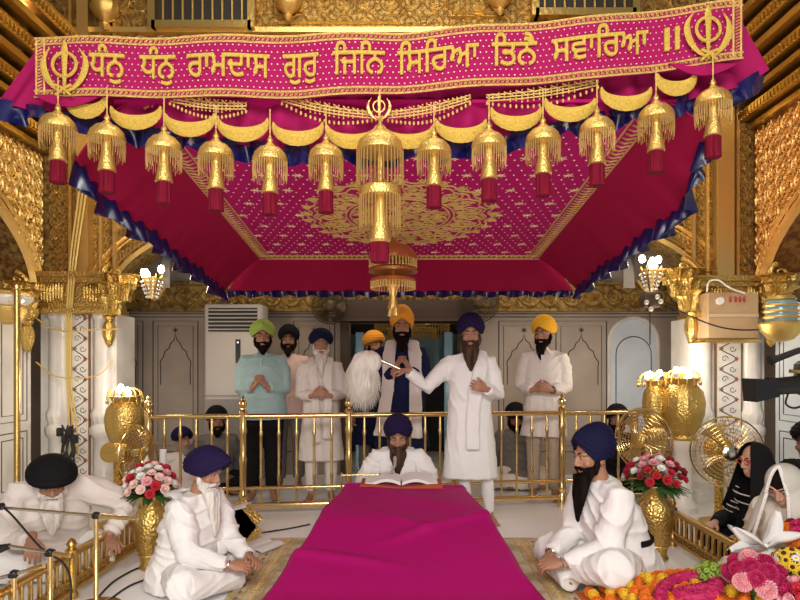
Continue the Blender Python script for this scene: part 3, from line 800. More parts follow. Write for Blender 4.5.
# ---------------------------------------------------------------- hanging gilt tassels
ordn = ['leftmost', 'second from left', 'third from left', 'fourth from left', 'fifth from left', 'sixth from left', '', 'seventh from left', 'eighth from left', 'ninth from left', 'tenth from left', 'second from right', 'rightmost']
def make_tassel(loc, cordlen):
    t = thing('hanging_tassel', 'x', 'tassel', loc, 0, 'gilt dome tassels along the banner')
    m = MB(); m.lathe([(.002, 0), (.005, -.02), (.015, -.04), (.011, -.05), (.022, -.062), (.030, -.072), (.055, -.082), (.078, -.106), (.088, -.132), (.088, -.146), (.080, -.148)], 22); m.build('dome', M['gold_bright'], t)
    m = MB()
    for i in range(42):
        a = 2*PI*i/42; x, y = .084*math.cos(a), .084*math.sin(a)
        m.tube([(x, y, -.146), (x*1.02, y*1.02, -.19), (x*.98, y*.98, -.222-.010*(i % 3))], [.0019, .0017, .0021], 4)
    m.build('bead_fringe', M['fringe'], t)
    m = MB(); m.lathe([(.022, -.14), (.026, -.19), (.034, -.24), (.042, -.285), (.044, -.295), (.036, -.30)], 16); m.build('cone', M['gold_bright'], t)
    m = MB(); m.lathe([(.034, -.29), (.036, -.31), (.036, -.37), (.038, -.40), (.036, -.402)], 28, flute=.05, fn=14); m.build('silk_tassel', M['maroon_silk'], t)
    m = MB(); m.tube([(0, 0, -.004), (0, 0, cordlen)], .0035, 5); m.build('cord', M['zari'], t)
    return t
first = None
for i, (px, py) in enumerate(zip(TX, TY)):
    if i == 6: continue
    loc = P(px, py-5, 2.70)
    cord = .11+.02*math.sin(i)
    if i in (0, 1): cord = .07
    if first is None: t = first = make_tassel(loc, .11)
    else: t = copy_tree(first); t.location = loc
    t.rotation_euler.z = i*.7; t.scale = (.9, .9, .93)
    t['label'] = 'gilt dome with bead fringe and maroon tassel, %s along the banner' % ordn[i]
# big double tassel in the middle
t = thing('hanging_tassel', 'largest gilt double-domed tassel with long bead fringes, at the banner middle', 'tassel', P(380, 116, 2.70))
m = MB(); m.lathe([(.002, 0), (.007, -.03), (.02, -.06), (.03, -.07), (.06, -.085), (.098, -.12), (.108, -.155), (.108, -.165), (.098, -.17)], 26); m.build('dome', M['gold_bright'], t)
m = MB(); m.lathe([(.05, -.31), (.09, -.325), (.096, -.35), (.09, -.365), (.06, -.37), (.03, -.36)], 26); m.lathe([(.012, -.1), (.012, -.35)], 8); m.build('middle_ring', M['gold_bright'], t)
for r, z0, z1, nm in ((.104, -.165, -.315, 'upper_fringe'), (.092, -.36, -.50, 'lower_fringe')):
    m = MB()
    for i in range(36):
        a = 2*PI*i/36; x, y = r*math.cos(a), r*math.sin(a)
        m.tube([(x, y, z0), (x*1.01, y*1.01, (z0+z1)/2), (x, y, z1-.012*(i % 2))], .0022, 4)
    m.build(nm, M['fringe'], t)
m = MB(); m.lathe([(.022, -.36), (.034, -.43), (.044, -.50), (.05, -.56), (.04, -.57)], 16); m.build('cone', M['gold_bright'], t)
m = MB(); m.lathe([(.036, -.56), (.040, -.59), (.040, -.655), (.038, -.66)], 28, flute=.05, fn=14); m.build('silk_tassel', M['maroon_silk'], t)
m = MB(); m.tube([(0, 0, 0), (0, 0, .12)], .0035, 5); m.build('cord', M['zari'], t)
# lower tiered parasol ornament in the canopy centre
c = P(393, 243, 4.1)
t = thing('tiered_ornament', 'orange-gold tiered parasol ornament hanging under the canopy centre', 'ornament', c)
m = MB(); m.lathe([(.005, .04), (.02, .02), (.05, .0), (.12, -.03), (.155, -.075), (.162, -.115), (.15, -.12)], 28, flute=.03, fn=14); m.build('dome', M['gold_red_relief'], t)
for r, z0, z1, mt_ in ((.160, -.115, -.165, 'zari'), (.150, -.27, -.31, 'zari')):
    m = MB()
    for i in range(44):
        a = 2*PI*i/44; m.tube([(r*math.cos(a), r*math.sin(a), z0), (r*math.cos(a), r*math.sin(a), z1)], .0045, 4); m.ell((r*math.cos(a), r*math.sin(a), z1), .007, 5, 4)
    m.build('bead_fringe', M[mt_], t)
m = MB(); m.lathe([(.03, -.12), (.10, -.165), (.165, -.18), (.17, -.20), (.10, -.215), (.04, -.22), (.05, -.235), (.15, -.245), (.16, -.265), (.13, -.28), (.05, -.285), (.03, -.32), (.025, -.36)], 28); m.build('tier', M['gold_red_relief'], t)
m = MB(); m.lathe([(.018, -.32), (.024, -.37), (.036, -.42), (.04, -.445)], 16); m.lathe([(.012, -.44), (.03, -.445), (.036, -.50), (.01, -.505)], 16, flute=.08, fn=8); m.build('pendant', M['gold_bright'], t)
m = MB(); m.tube([(0, 0, .03), (0, 0, zc(4.1)-c.z+.01)], .006, 6); m.build('cord', M['zari'], t)
# ================================================================ PEOPLE
def ik(s, w, l1, l2, pole):
    d = w-s; L_ = d.length
    if L_ > l1+l2-.005: w = s + d.normalized()*(l1+l2-.005); d = w-s; L_ = d.length
    a = (l1*l1-l2*l2+L_*L_)/(2*L_); h = math.sqrt(max(0, l1*l1-a*a)); u = d.normalized()
    p = V(pole); p = p-u*p.dot(u); p.normalize()
    return s+u*a+p*h, w

def hand(mb, w, d, n, side, curl=.5, sc=1.0, spread=1.0, thumb=.6):
    d = V(d).normalized(); n = V(n); n = (n-d*n.dot(d)).normalized(); l = d.cross(n)*side
    R = Matrix((l, n, d)).transposed()
    mb.ell(w+d*.045*sc, (.042*sc, .018*sc, .052*sc), 12, 8, R)
    mb.ell(w+d*.06*sc+n*.006, (.040*sc, .016*sc, .034*sc), 12, 8, R)
    mb.tube([w-d*.05, w, w+d*.03*sc], [.027*sc, .026*sc, .030*sc], 10, ry=[.024*sc, .021*sc, .018*sc], side=l)
    lens = [.88, 1.0, .94, .74]
    for i in range(4):
        k = (i-1.5)*-1
        p = w+d*(.088-.004*abs(i-1))*sc+l*k*.0205*sc
        dd = (d+l*k*.07*spread).normalized(); pts = [p-dd*.02, p]; c = curl*(1+.1*i)
        for j, (seg, ang) in enumerate(((.040, .55), (.027, 1.0), (.022, .8))):
            rot = Matrix.Rotation(c*ang, 3, dd.cross(n)); dd = (rot @ dd).normalized(); p = p+dd*seg*lens[i]*sc; pts.append(p)
        mb.tube(pts, [.0095*sc, .0098*sc, .0088*sc, .0080*sc, .0062*sc], 8)
    p = w+d*.02*sc+l*.026*sc; dd = (d*.75+l*.65+n*thumb*.6).normalized(); p1 = p+dd*.038*sc
    d2 = (dd+(-l)*.35*thumb+d*.4).normalized(); p2 = p1+d2*.030*sc; p3 = p2+(d2-l*.2*thumb).normalized()*.024*sc
    mb.tube([p-dd*.01, p, p1, p2, p3], [.012*sc, .015*sc, .0115*sc, .0105*sc, .007*sc], 8)

def headm(loc, yaw=0, pitch=0, roll=0):
    """yaw>0 turns the face to +X, pitch>0 looks down"""
    return Matrix.Translation(loc) @ Matrix.Rotation(yaw, 4, 'Z') @ Matrix.Rotation(pitch, 4, 'X') @ Matrix.Rotation(roll, 4, 'Y')

def head_mb(female=False):
    m = MB()
    m.ell((0, .012, .035), (.076, .094, .088), 18, 12)
    m.ell((0, -.022, -.02), (.064, .072, .082), 16, 12)
    m.ell((0, -.052, -.078), (.036, .036, .032), 12, 8)
    for s_ in (-1, 1):
        m.ell((s_*.040, -.058, -.022), (.026, .026, .024), 10, 8)
        m.tube([(s_*.058, -.060, .030), (s_*.035, -.083, .036), (s_*.012, -.086, .030)], [.010, .012, .010], 8)
        m.ell((s_*.079, .008, -.012), (.009, .020, .032), 10, 8)
        m.ell((s_*.084, .014, -.004), (.008, .014, .020), 8, 6)
        m.ell((s_*.013, -.099, -.030), (.010, .011, .008), 8, 6)
    m.tube([(0, -.082, .030), (0, -.098, .005), (0, -.110, -.022), (0, -.104, -.034)], [.009, .010, .013, .009], 10)
    m.tube([(-.024, -.083, -.056), (0, -.094, -.053), (.024, -.083, -.056)], [.005, .009, .005], 8)
    m.tube([(-.020, -.082, -.064), (0, -.092, -.067), (.020, -.082, -.064)], [.005, .010, .005], 8)
    return m

def turban_mb(style='peak', rx=.118, ry=.138, ht=.185, pitchL=.026, front=.085, side=.012, tilt=0.0, seed=0, asym=.0):
    """wound cloth: nested wraps step outward; the lower edge rises to a point over the forehead"""
    m = MB(); nu, nv = 72, 40
    def f(u, v):
        a = 2*PI*u; ca, sa = math.cos(a), math.sin(a)       # a=0 front (-Y)
        da = abs((a+PI) % (2*PI)-PI)
        if style == 'peak': low = lerp(front, side, min(1, da/1.15)) - .02*max(0, (da-1.6)/1.5)
        else: low = lerp(front*.8, side, min(1, da/1.6)**1.3) - .02*max(0, (da-1.6)/1.5)
        zz = low + (ht-low)*v
        t = v
        pr = (1-t**2.6)**.5*(.80+.20*min(1, t*3.2)**.7)
        k = .085 if style == 'peak' else .012
        Lc = (zz + k*min(da, 2.2) + asym*sa*.05)/pitchL + seed
        saw = Lc-math.floor(Lc); st = .011*(1-saw)**1.0 * (1-t**3)
        if style == 'peak' and da < .5: st += .010*(1-da/.5)*(t < .7)
        r = pr + 0
        x = (rx*r+st)*sa; y = -(ry*r+st)*ca
        return V((x, y+.012+zz*tilt, zz))
    m.grid(f, nu, nv, cu=True)
    # inner turn-under so that the cloth is a closed body
    k = len(m.v); ring = [m.v[i]*1 for i in range(nu)]
    m.v += [V((p.x*.82, (p.y-.012)*.82+.012, p.z+.02)) for p in ring]
    m.f += [(i, k+i, k+(i+1) % nu, (i+1) % nu) for i in range(nu)] + [tuple(range(k, k+nu))] + [tuple(range((nv-1)*nu, nv*nu))]
    m.m += [0]*(nu+2)
    return m

def beard_mb(length=.16, width=.055, down=V((0, 0, -1)), seed=0, tip=.012, full=1.0):
    m = MB(); f_ = full
    for s_ in (-1, 1):
        m.tube([(s_*.074, -.008, .012), (s_*.074, -.018, -.03), (s_*.062, -.035, -.068), (s_*.03, -.058, -.095)], [.009, .018*f_, .024*f_, .028*f_], 8)
        m.tube([(0, -.104, -.044), (s_*.022, -.100, -.046), (s_*.046, -.080, -.058), (s_*.056, -.062, -.072)], [.009, .012, .012, .008], 8)
        m.ell((s_*.044, -.056, -.070), (.024*f_, .030, .036), 10, 8)
    m.ell((0, -.068, -.098), (.050*f_, .040, .034), 12, 8)
    d = V(down).normalized(); o = V((0, -.076, -.098))
    n = 6; pts = [o+d*length*i/n+V((0, -.012*math.sin(PI*i/n), 0)) for i in range(n+1)]
    m.tube(pts, [lerp(width, tip, (i/n)**1.4) for i in range(n+1)], 12, ry=[lerp(width*.62, tip*.8, (i/n)**1.4) for i in range(n+1)], side=V((1, 0, 0)))
    b = blob(m, .0065, 2, lambda p, nn: .006*noise.noise(V((p.x*70, p.y*70, p.z*9+seed)))+.005*noise.noise(V((p.x*28+seed, p.y*28, p.z*6))))
    return b

def fold_fn(kind='hang', amp=.008, seed=0.0):
    def f(p, n):
        w1 = noise.noise(V((p.x*4+seed, p.y*4, p.z*4))); w2 = noise.noise(V((p.x*3, p.y*3+seed*1.3, p.z*3+7)))
        if kind == 'hang':
            ph = math.atan2(p.y, p.x)*9 + w1*5 + p.z*2.5*w2; k = .55+.45*w2
        else:
            # drag folds: crease lines whose direction drifts over the body
            d = V((.35+w2*.9, .5*w1, 1.0+.6*w1)).normalized(); ph = p.dot(d)*62 + w1*5.5 + p.x*9*w2; k = .45+.9*max(0, w1+.25)
        c = abs(math.sin(ph*.5)); cr = (1-c)**2.2           # sharp crest, broad trough
        return amp*(1.55*cr*k - .35 + .55*noise.noise(V((p.x*15, p.y*15+seed, p.z*15)))+.25*w2)
    return f
def foldmix(amp, seed, zsplit, kz=.25):
    h, s_ = fold_fn('hang', amp, seed), fold_fn('soft', amp*.9, seed)
    return lambda p, n: (h(p, n) if p.z < zsplit else s_(p, n))

def person(label, loc, rz=0, pose='stand', s=1.0, skin='skin', wr=None, wl=None, hr=None, hl=None, curl=(.7, .7), poleR=None, poleL=None,
           top='c_white', hem=.45, hemr=.24, girth=1.0, belly=0.0, sleeve=.9, pants='c_white', pantr=1.0, turban=('t_navy', 'peak', {}), beard=('b_black', .12, .05),
           yaw=0, pitch=.05, roll=0, headoff=(0, 0, 0), lean=0.0, side_lean=0, feet=True, collar=None, extra=None, group=None, seed=0, fold=.008, voxel=.012, knees=None, ankles=None, legs=True, shoulders=None, beardm=None, sitskirt=True, neckfwd=0, barefoot=True, eyes=True, mustache=True, female=False):
    t = thing('person', label, 'person', loc, rz, group); t.scale = (s, s, s)
    if pose == 'stand':
        pel = V((0, 0, .93)); che = V((side_lean*.5, -lean*.35, 1.28)); nb = V((side_lean, -lean, 1.455)); shw = .172; shz = 1.375
        hd = nb+V((0, -.035-neckfwd, .155))+V(headoff)
    else:
        pel = V((0, 0, .13)); che = V((side_lean*.6, -lean*.6, .42)); nb = V((side_lean, -lean, .60)); shw = .178; shz = .545
        hd = nb+V((0, -.035-neckfwd, .150))+V(headoff)
    S = {}
    for q in (-1, 1): S[q] = V((q*shw+side_lean, -lean*.9, shz))
    if shoulders: S[-1] += V(shoulders[0]); S[1] += V(shoulders[1])
    wr = V(wr) if wr else V((-.26, -.02, pel.z-.08)); wl = V(wl) if wl else V((.26, -.02, pel.z-.08))
    W = {-1: wr, 1: wl}; E = {}
    for q, pole in ((-1, poleR or (-.5, .7, -.6)), (1, poleL or (.5, .7, -.6))):
        E[q], W[q] = ik(S[q], W[q], .285, .255, pole)
    # body : one mesh (skin)
    b = MB()
    b.tube([pel, (pel+che)/2, che, nb-V((0, 0, .06))], [.13, .115, .14, .09], 14, ry=[.09, .085, .10, .07], side=V((1, 0, 0)))
    b.tube([nb-V((0, 0, .06)), nb+V((0, -.005, .02)), hd+V((0, .02, -.06))], [.060, .056, .054], 12)
    for q in (-1, 1):
        b.tube([V((q*.06, 0, 0))+V((side_lean, -lean*.9, shz)), S[q], S[q].lerp(E[q], .5), E[q], E[q].lerp(W[q], .35), W[q]], [.05, .05, .042, .036, .036, .024], 10)
        if pose == 'stand' and legs:
            k = V((q*.10, -.01, .49)); an = V(ankles[0 if q < 0 else 1]) if ankles else V((q*.10, .01, .08)); k = V(knees[0 if q < 0 else 1]) if knees else k
            b.tube([V((q*.085, 0, .90)), V((q*.095, -.01, .70)), k, k.lerp(an, .35), an], [.085, .072, .052, .050, .034], 10)
            if feet:
                fo = V((q*.03, -.15, -.05)); b.tube([an+V((0, .045, -.045)), an+V((0, 0, -.03)), an+fo*.6+V((0, 0, -.008)), an+fo], [.028, .036, .040, .028], 10, ry=[.026, .034, .024, .014], side=V((1, 0, 0)))
                for j in range(5): b.tube([an+fo+V(((j-2)*.016, .02, -.004)), an+fo+V(((j-2)*.018, -.028+abs(j-(3 if q < 0 else 1))*.007, -.008))], [.011, .009], 6)
    if pose == 'sit':
        K = {-1: V((-.33, -.24, .12)), 1: V((.33, -.24, .12))}; A = {-1: V((.07, -.37, .075)), 1: V((-.09, -.30, .075))}
        if knees: K = {-1: V(knees[0]), 1: V(knees[1])}
        if ankles: A = {-1: V(ankles[0]), 1: V(ankles[1])}
        for q in (-1, 1):
            g2 = 1 if feet else .6
            b.tube([V((q*.09, -.02, .12)), K[q]], [.085*g2, .052*g2], 10); b.tube([K[q], K[q].lerp(A[q], .35), A[q]], [.052*g2, .05*g2, .034*g2], 10)
            if feet:
                d = (A[q]-K[q]).normalized(); b.tube([A[q], A[q]+d*.07+V((0, -.02, -.02)), A[q]+d*.13+V((0, -.03, -.025))], [.034, .038, .025], 10, ry=[.03, .024, .014], side=V((0, 1, 0)))
    body = blob(b, .011, 3)
    HM = headm(hd, yaw, pitch, roll)
    hh = MB(); hh.join(head_mb(female), HM); hh.tube([nb, hd+V((0, .02, -.05))], [.052, .052], 12)
    body.join(blob(hh, .0055, 2))
    for q, hx, cu in ((-1, hr, curl[0]), (1, hl, curl[1])):
        if hx is None: hx = ((0, -.1, -1), (-q, 0, 0))
        h_ = MB(); hand(h_, W[q], hx[0], hx[1], (1 if q < 0 else -1)*(hx[2] if len(hx) > 2 else 1), cu)
        body.join(blob(h_, .0042, 1))
    body.build('body', M[skin], t, auto=False)
    # head details
    if eyes:
        for s_ in (-1, 1):
            e = MB(); e.ell(HM @ V((s_*.031, -.0815, .014)), (.0125, .009, .0075), 10, 8, HM.to_3x3()); eo = e.build('eye', M['eye_white'], t)
            e = MB(); e.ell(HM @ V((s_*.031, -.0885, .0135)), (.0055, .003, .0055), 8, 6, HM.to_3x3()); e.build('iris', M['iris'], eo)
        e = MB()
        for s_ in (-1, 1): e.tube([HM @ V((s_*.014, -.094, .034)), HM @ V((s_*.034, -.092, .041)), HM @ V((s_*.055, -.072, .036))], [.003, .0045, .002], 6)
        e.build('eyebrows', M['b_black' if not (beard and beard[0] == 'b_white') else 'b_grey'], t)
    if turban:
        q = MB(); q.join(turban_mb(turban[1], seed=seed, **turban[2]), HM); q.build('turban', M[turban[0]], t, auto=False)
    if beard:
        dn = HM.to_3x3().inverted() @ V((0, -.12-.5*lean*0, -1)); q = MB(); q.join(beard_mb(beard[1], beard[2], dn, seed), HM)
        q.build('beard', M[beard[0]], t, auto=False)
    # pants
    if legs:
        p = MB()
        for q in (-1, 1):
            if pose == 'stand':
                k = V(knees[0 if q < 0 else 1]) if knees else V((q*.10, -.01, .49)); an = V(ankles[0 if q < 0 else 1]) if ankles else V((q*.10, .01, .08))
                g_ = pantr
                p.tube([V((q*.08, 0, .96)), V((q*.092, 0, .75)), k, k.lerp(an, .5), an+V((0, 0, .02))], [.105, .095*g_, .072*g_, .066*g_, .058*g_], 14)
            else:
                p.tube([V((q*.08, .0, .12)), V((q*.08, .0, .12)).lerp(K[q], .6), K[q], K[q]+(K[q]-V((0, 0, .12)))*.05], [.12, .115, .10, .06], 14)
                p.tube([K[q], K[q].lerp(A[q], .5), A[q]], [.095, .08, .058], 14)
        blob(p, .012, 4, foldmix(.007, seed+5, 0.4) if pose == 'stand' else fold_fn('soft', .010, seed+3)).build('trousers', M[pants], t, auto=False)
    # upper garment
    k = MB(); g_ = girth
    if pose == 'stand':
        zz = [hem, lerp(hem, .93, .5), .93, 1.06, 1.18, 1.30, 1.385, 1.435, 1.465]
        rx = [hemr, lerp(hemr, .195, .6), .190*g_, .180*g_, .185*g_, .195*g_, .175, .105, .068]
        ry = [hemr*.68, .15, .140*g_, .135*g_+belly*.7, .140*g_+belly, .130*g_+belly*.3, .105, .080, .062]
        if hem > .7: zz, rx, ry = zz[1:], [.2*g_]+rx[2:], [.15*g_]+ry[2:]; zz[0] = hem
        pts = []
        for z in zz:
            u = max(0, (z-.93)/(1.455-.93)); pts.append(V((side_lean*u, -lean*u - (belly*.5 if .95 < z < 1.25 else 0), z)))
        k.tube(pts, rx, 28, ry=ry, side=V((1, 0, 0)), pw=2.25)
    else:
        zz = [.03, .12, .22, .32, .42, .505, .56, .595, .625]
        rx = [.22*g_, .215*g_, .195*g_, .185*g_, .195*g_, .19, .155, .10, .066]; ry = [.19*g_, .18*g_, .150*g_, .140*g_, .140*g_, .12, .095, .075, .06]
        pts = []
        for z in zz:
            u = max(0, (z-.13)/(.60-.13)); pts.append(V((side_lean*u, -lean*u - (belly*.5 if z < .35 else 0)+.02*(1-u), z)))
        k.tube(pts, rx, 28, ry=ry, side=V((1, 0, 0)), pw=2.25)
        if sitskirt:
            k.ell((0, -.15, .12), (.24, .20, .085), 20, 10); k.ell((0, .06, .06), (.25, .20, .07), 20, 10)
    for q in (-1, 1):
        e_ = E[q]; w_ = e_.lerp(W[q], sleeve)
        sh = S[q]
        k.tube([V((q*.07+side_lean, -lean*.9, shz+.005)), sh+V((-q*.01, 0, 0)), sh.lerp(e_, .35), e_, e_.lerp(w_, .5), w_], [.076, .076*min(1.1, g_), .079*g_, .068*g_, .060, .050], 14)
    gfold = foldmix(fold, seed, 1.0, .2) if pose == 'stand' else fold_fn('soft', fold*1.3, seed)
    blob(k, voxel*.85, 5, gfold).build('kurta' if hem < .8 or pose == 'sit' else 'shirt', M[top], t, auto=False)
    if collar:
        c = MB(); c.torus(nb+V((0, -.012, .018)), .066, .016, 20, 8, axis=(0, .25, 1)); c.build('collar', M[collar], t)
    if extra: extra(t, dict(S=S, E=E, W=W, nb=nb, hd=hd, HM=HM, pel=pel))
    return t

def scarf(t, J, strands, mt='c_white', w=.055, th=.016, seed=0, name='scarf'):
    m = MB()
    for pts in strands:
        q = curve(pts, 26); m.tube(q, [w*(.75+.25*min(1, i/8)) for i in range(26)], 12, ry=[th]*26, side=V((1, 0, 0)))
    blob(m, .009, 2, fold_fn('hang', .008, seed)).build(name, M[mt], t, auto=False)
CL = dict(wr=(-.075, -.25, 1.10), wl=(.075, -.25, 1.10), hr=((.85, -.45, .30), (.3, .8, 0)), hl=((-.85, -.45, .30), (-.3, .8, 0)), curl=(.8, .8))

def snapper(t, nm='kurta'):
    from mathutils.bvhtree import BVHTree
    ku = next(o for o in t.children if o.name.startswith(nm))
    bv = BVHTree.FromPolygons([v.co.copy() for v in ku.data.vertices], [tuple(p.vertices) for p in ku.data.polygons])
    def snap(c, d):
        u = V(d).normalized(); h = bv.ray_cast(V(c), u); return (h[0]+u*.006) if h[0] else V(c)+u*.2
    return snap
def at(px, Y): return (px-400)*Y/600
# --- standing row behind the railing
def shirt_extra(t, J):
    m = MB(); m.bar((0, -.155, 1.40), (0, -.175, 1.05), .022, .008); 
    for i in range(5): m.ell((0, -.168-.004*i, 1.38-.07*i), (.006, .004, .006), 8, 6)
    m.build('button_placket', M['c_teal'], t)
    m = MB()
    for s_ in (-1, 1): m.bar((s_*.02, -.085, 1.49), (s_*.062, -.115, 1.425), .04, .010)
    m.build('collar_point', M['c_teal'], t, smooth=False)
c = dict(CL); c.update(wr=(-.06, -.27, 1.13), wl=(.07, -.27, 1.13), hr=((.5, -.45, .75), (.8, .2, 0)), hl=((-.5, -.45, .75), (-.8, .2, 0)), curl=(.55, .55))
person('man in pale green turban and light teal shirt by the air conditioner', (at(263, 6.0), 6.25-.25, 0), .1, s=1.0, top='c_teal', hem=.80, girth=1.22, belly=.05, pants='c_black', pantr=1.25,
       turban=('t_green', 'peak', dict(rx=.125, ry=.14, ht=.19)), beard=('b_black', .07, .055), yaw=.15, seed=1, fold=.006, extra=shirt_extra, **c)
person('man with dark turban and black beard half hidden behind the green-turbaned man', (at(289, 6.6), 6.62, 0), 0, s=1.0, skin='skin_dark', top='c_pink', hem=.75, pants='c_grey', turban=('t_black', 'peak', dict(rx=.115)), beard=('b_black', .08, .05), yaw=.1, seed=2)
def sc3(t, J):
    scarf(t, J, [[(-.06, .06, 1.47), (-.085, -.04, 1.46), (-.075, -.16, 1.33), (-.06, -.19, 1.10), (-.05, -.21, .8), (-.045, -.22, .62)], [(.06, .06, 1.47), (.085, -.04, 1.46), (.075, -.16, 1.33), (.07, -.19, 1.10), (.07, -.21, .8), (.06, -.21, .66)], [(-.07, .05, 1.47), (0, .085, 1.48), (.07, .05, 1.47)]], 'c_white_back', .05, .016, 4)
person('white-bearded man in navy turban and long white kurta with folded hands', (at(321, 5.95), 5.95, 0), .12, s=.955, top='c_white_back', hem=.42, hemr=.24, pants='c_white_back', turban=('t_navy', 'peak', dict(rx=.125, ht=.18)), beard=('b_white', .24, .062), yaw=.05, pitch=.12, seed=3, extra=sc3, **CL)
def sc4(t, J):
    scarf(t, J, [[(-.07, .06, 1.48), (-.10, -.04, 1.47), (-.12, -.15, 1.30), (-.13, -.18, 1.05), (-.17, -.19, .8), (-.20, -.20, .62)], [(.07, .06, 1.48), (.10, -.04, 1.47), (.12, -.15, 1.30), (.12, -.18, 1.05), (.12, -.19, .8), (.13, -.19, .60)], [(-.07, .05, 1.48), (0, .085, 1.49), (.07, .05, 1.48)]], 'c_white_back', .062, .018, 6)
    m = MB(); m.bar((0, -.165, 1.38), (0, -.185, .95), .05, .01); m.build('blue_front_band', M['c_navy'], t)
c = dict(CL); c.update(wr=(-.07, -.23, 1.22), wl=(.07, -.23, 1.22), hr=((.45, -.3, .85), (.8, .2, 0)), hl=((-.45, -.3, .85), (-.8, .2, 0)), curl=(.5, .5))
person('tall man in orange turban and dark blue robe with white scarf', (at(402, 5.95), 5.95, 0), 0, s=1.06, top='c_navy_robe', hem=.5, hemr=.27, girth=1.15, pants='c_navy_robe', turban=('t_orange', 'peak', dict(rx=.11, ht=.22, front=.095)), beard=('b_black', .16, .065), pitch=.05, seed=4, extra=sc4, **c)
person('person in orange turban mostly hidden behind the white whisk', (at(373, 6.5), 6.55, 0), .3, s=.96, top='c_navy_robe', hem=.5, pants='c_grey', turban=('t_orange', 'round', dict(rx=.125)), beard=('b_black', .06, .05), yaw=.3, seed=5)
def sh7(t, J):
    m = MB(); m.bar((-.01, -.145, 1.41), (-.01, -.165, 1.12), .03, .008); 
    for i in range(3): m.ell((-.01, -.157-.004*i, 1.37-.09*i), (.006, .004, .006), 8, 6)
    m.build('button_placket', M['c_white_back'], t)
    m = MB()
    for s_ in (-1, 1): m.bar((s_*.02, -.085, 1.49), (s_*.062, -.115, 1.425), .04, .010)
    m.build('collar_point', M['c_white_back'], t, smooth=False)
    m = MB(); d = (J['W'][1]-J['E'][1]).normalized(); m.torus(J['W'][1]-d*.012, .033, .007, 18, 6, axis=d); wb = m.build('wristwatch', M['black_plastic'], t)
c = dict(CL); c.update(wr=(-.09, -.23, 1.08), wl=(.07, -.25, 1.08))
person('man in bright yellow turban and white shirt with hands clasped, by the marble panels', (at(544, 6.0), 6.0, 0), -.25, s=1.02, top='c_white_back', hem=.62, hemr=.23, girth=1.05, pants='c_beige', turban=('t_yellow', 'peak', dict(rx=.118, ht=.20, asym=.3)), beard=('b_black', .15, .055), yaw=-.4, pitch=.1, seed=6, extra=sh7, **c)

# --- the attendant who waves the whisk, in front of the railing
def sc5(t, J):
    scarf(t, J, [[(.06, .06, 1.47), (.09, -.04, 1.46), (.07, -.155, 1.32), (.02, -.175, 1.1), (.0, -.19, .85), (.0, -.20, .66)]], 'c_white', .06, .014, 8)
    snap = snapper(t); m = MB(); q = [snap((.03, 0, lerp(1.40, 1.10, i/14)), (lerp(.55, -.30, i/14), -1, 0)) for i in range(15)]; m.tube(q, [.016]*15, 8, ry=[.005]*15, side=V((.6, 0, .8))); m.build('shoulder_strap', M['c_black'], t)
WX, WYm = at(470, 5.05), 5.05
whisk_man = person('standing man in dark violet turban and long white kurta waving a white fly whisk', (WX, WYm, 0), 0, s=.985, top='c_white', hem=.40, hemr=.24, girth=1.0, pants='c_white', pantr=.78,
       wr=(-.545, -.10, 1.315), hr=((-.95, -.1, -.1), (0, .2, -1)), poleR=(0, .4, -1), wl=(.10, -.24, 1.165), hl=((-.75, -.5, .25), (-.3, .8, 0)), curl=(1.1, .9),
       turban=('t_violet', 'peak', dict(rx=.118, ht=.20)), beard=('b_brown', .20, .078), yaw=-.1, pitch=.10, seed=7, extra=sc5, ankles=((-.03, -.02, .08), (.17, .02, .08)), knees=((-.06, -.03, .49), (.14, -.02, .49)))
# --- the reader behind the platform
def scR(t, J):
    scarf(t, J, [[(-.07, .06, .61), (-.10, -.04, .60), (-.10, -.17, .44), (-.10, -.21, .25), (-.11, -.24, .10)], [(.07, .06, .61), (.10, -.04, .60), (.10, -.17, .44), (.10, -.21, .25), (.11, -.24, .10)], [(-.07, .05, .61), (0, .085, .62), (.07, .05, .61)]], 'c_white', .055, .014, 9)
person('reader in dark navy turban sitting cross-legged behind the draped platform', (at(398, 5.06), 5.06, .02), 0, 'sit', s=1.0, top='c_white', girth=1.18, turban=('t_violet', 'peak', dict(rx=.118, ht=.195, front=.10)), beard=('b_brown', .20, .07),
       pitch=.42, lean=.05, wr=(-.24, -.28, .24), wl=(.24, -.28, .24), hr=((.3, -.9, -.1), (0, 0, -1)), hl=((-.3, -.9, -.1), (0, 0, -1), -1), seed=10, extra=scR, headoff=(0, -.03, -.02))
# --- seated attendants left and right of the platform
def exL(t, J):
    scarf(t, J, [[(.05, .09, .60), (.10, -.01, .61), (.105, -.12, .50), (.10, -.19, .34), (.09, -.22, .2)], [(-.05, .09, .60), (-.10, -.01, .61), (-.105, -.12, .50), (-.10, -.17, .36)], [(-.07, .06, .61), (0, .10, .60), (.07, .06, .61)]], 'c_white', .055, .016, 12)
    for q in (-1, 1):
        m = MB(); d = (J['W'][q]-J['E'][q]).normalized(); m.torus(J['W'][q]-d*.01, .031, .004, 18, 6, axis=d); m.build('steel_bangle', M['steel'], t)
person('white-bearded man in navy turban and white robes seated left of the platform', (-1.29, 3.62, .0), 1.25, 'sit', s=.93, top='c_white', girth=1.22, belly=.03, skin='skin', turban=('t_violet', 'peak', dict(rx=.115, ry=.148, ht=.18, front=.095, side=-.01, tilt=-.12)), feet=False, beard=('b_white', .30, .07),
       pitch=.28, lean=.09, neckfwd=.02, wr=(-.10, -.40, .21), wl=(.08, -.42, .21), hr=((.5, -.85, -.1), (.5, .2, -.8)), hl=((-.5, -.85, .0), (-.5, .2, -.8), 1), curl=(.7, .5), seed=12, extra=exL, knees=((-.33, -.24, .14), (.34, -.20, .13)), voxel=.010, fold=.009)
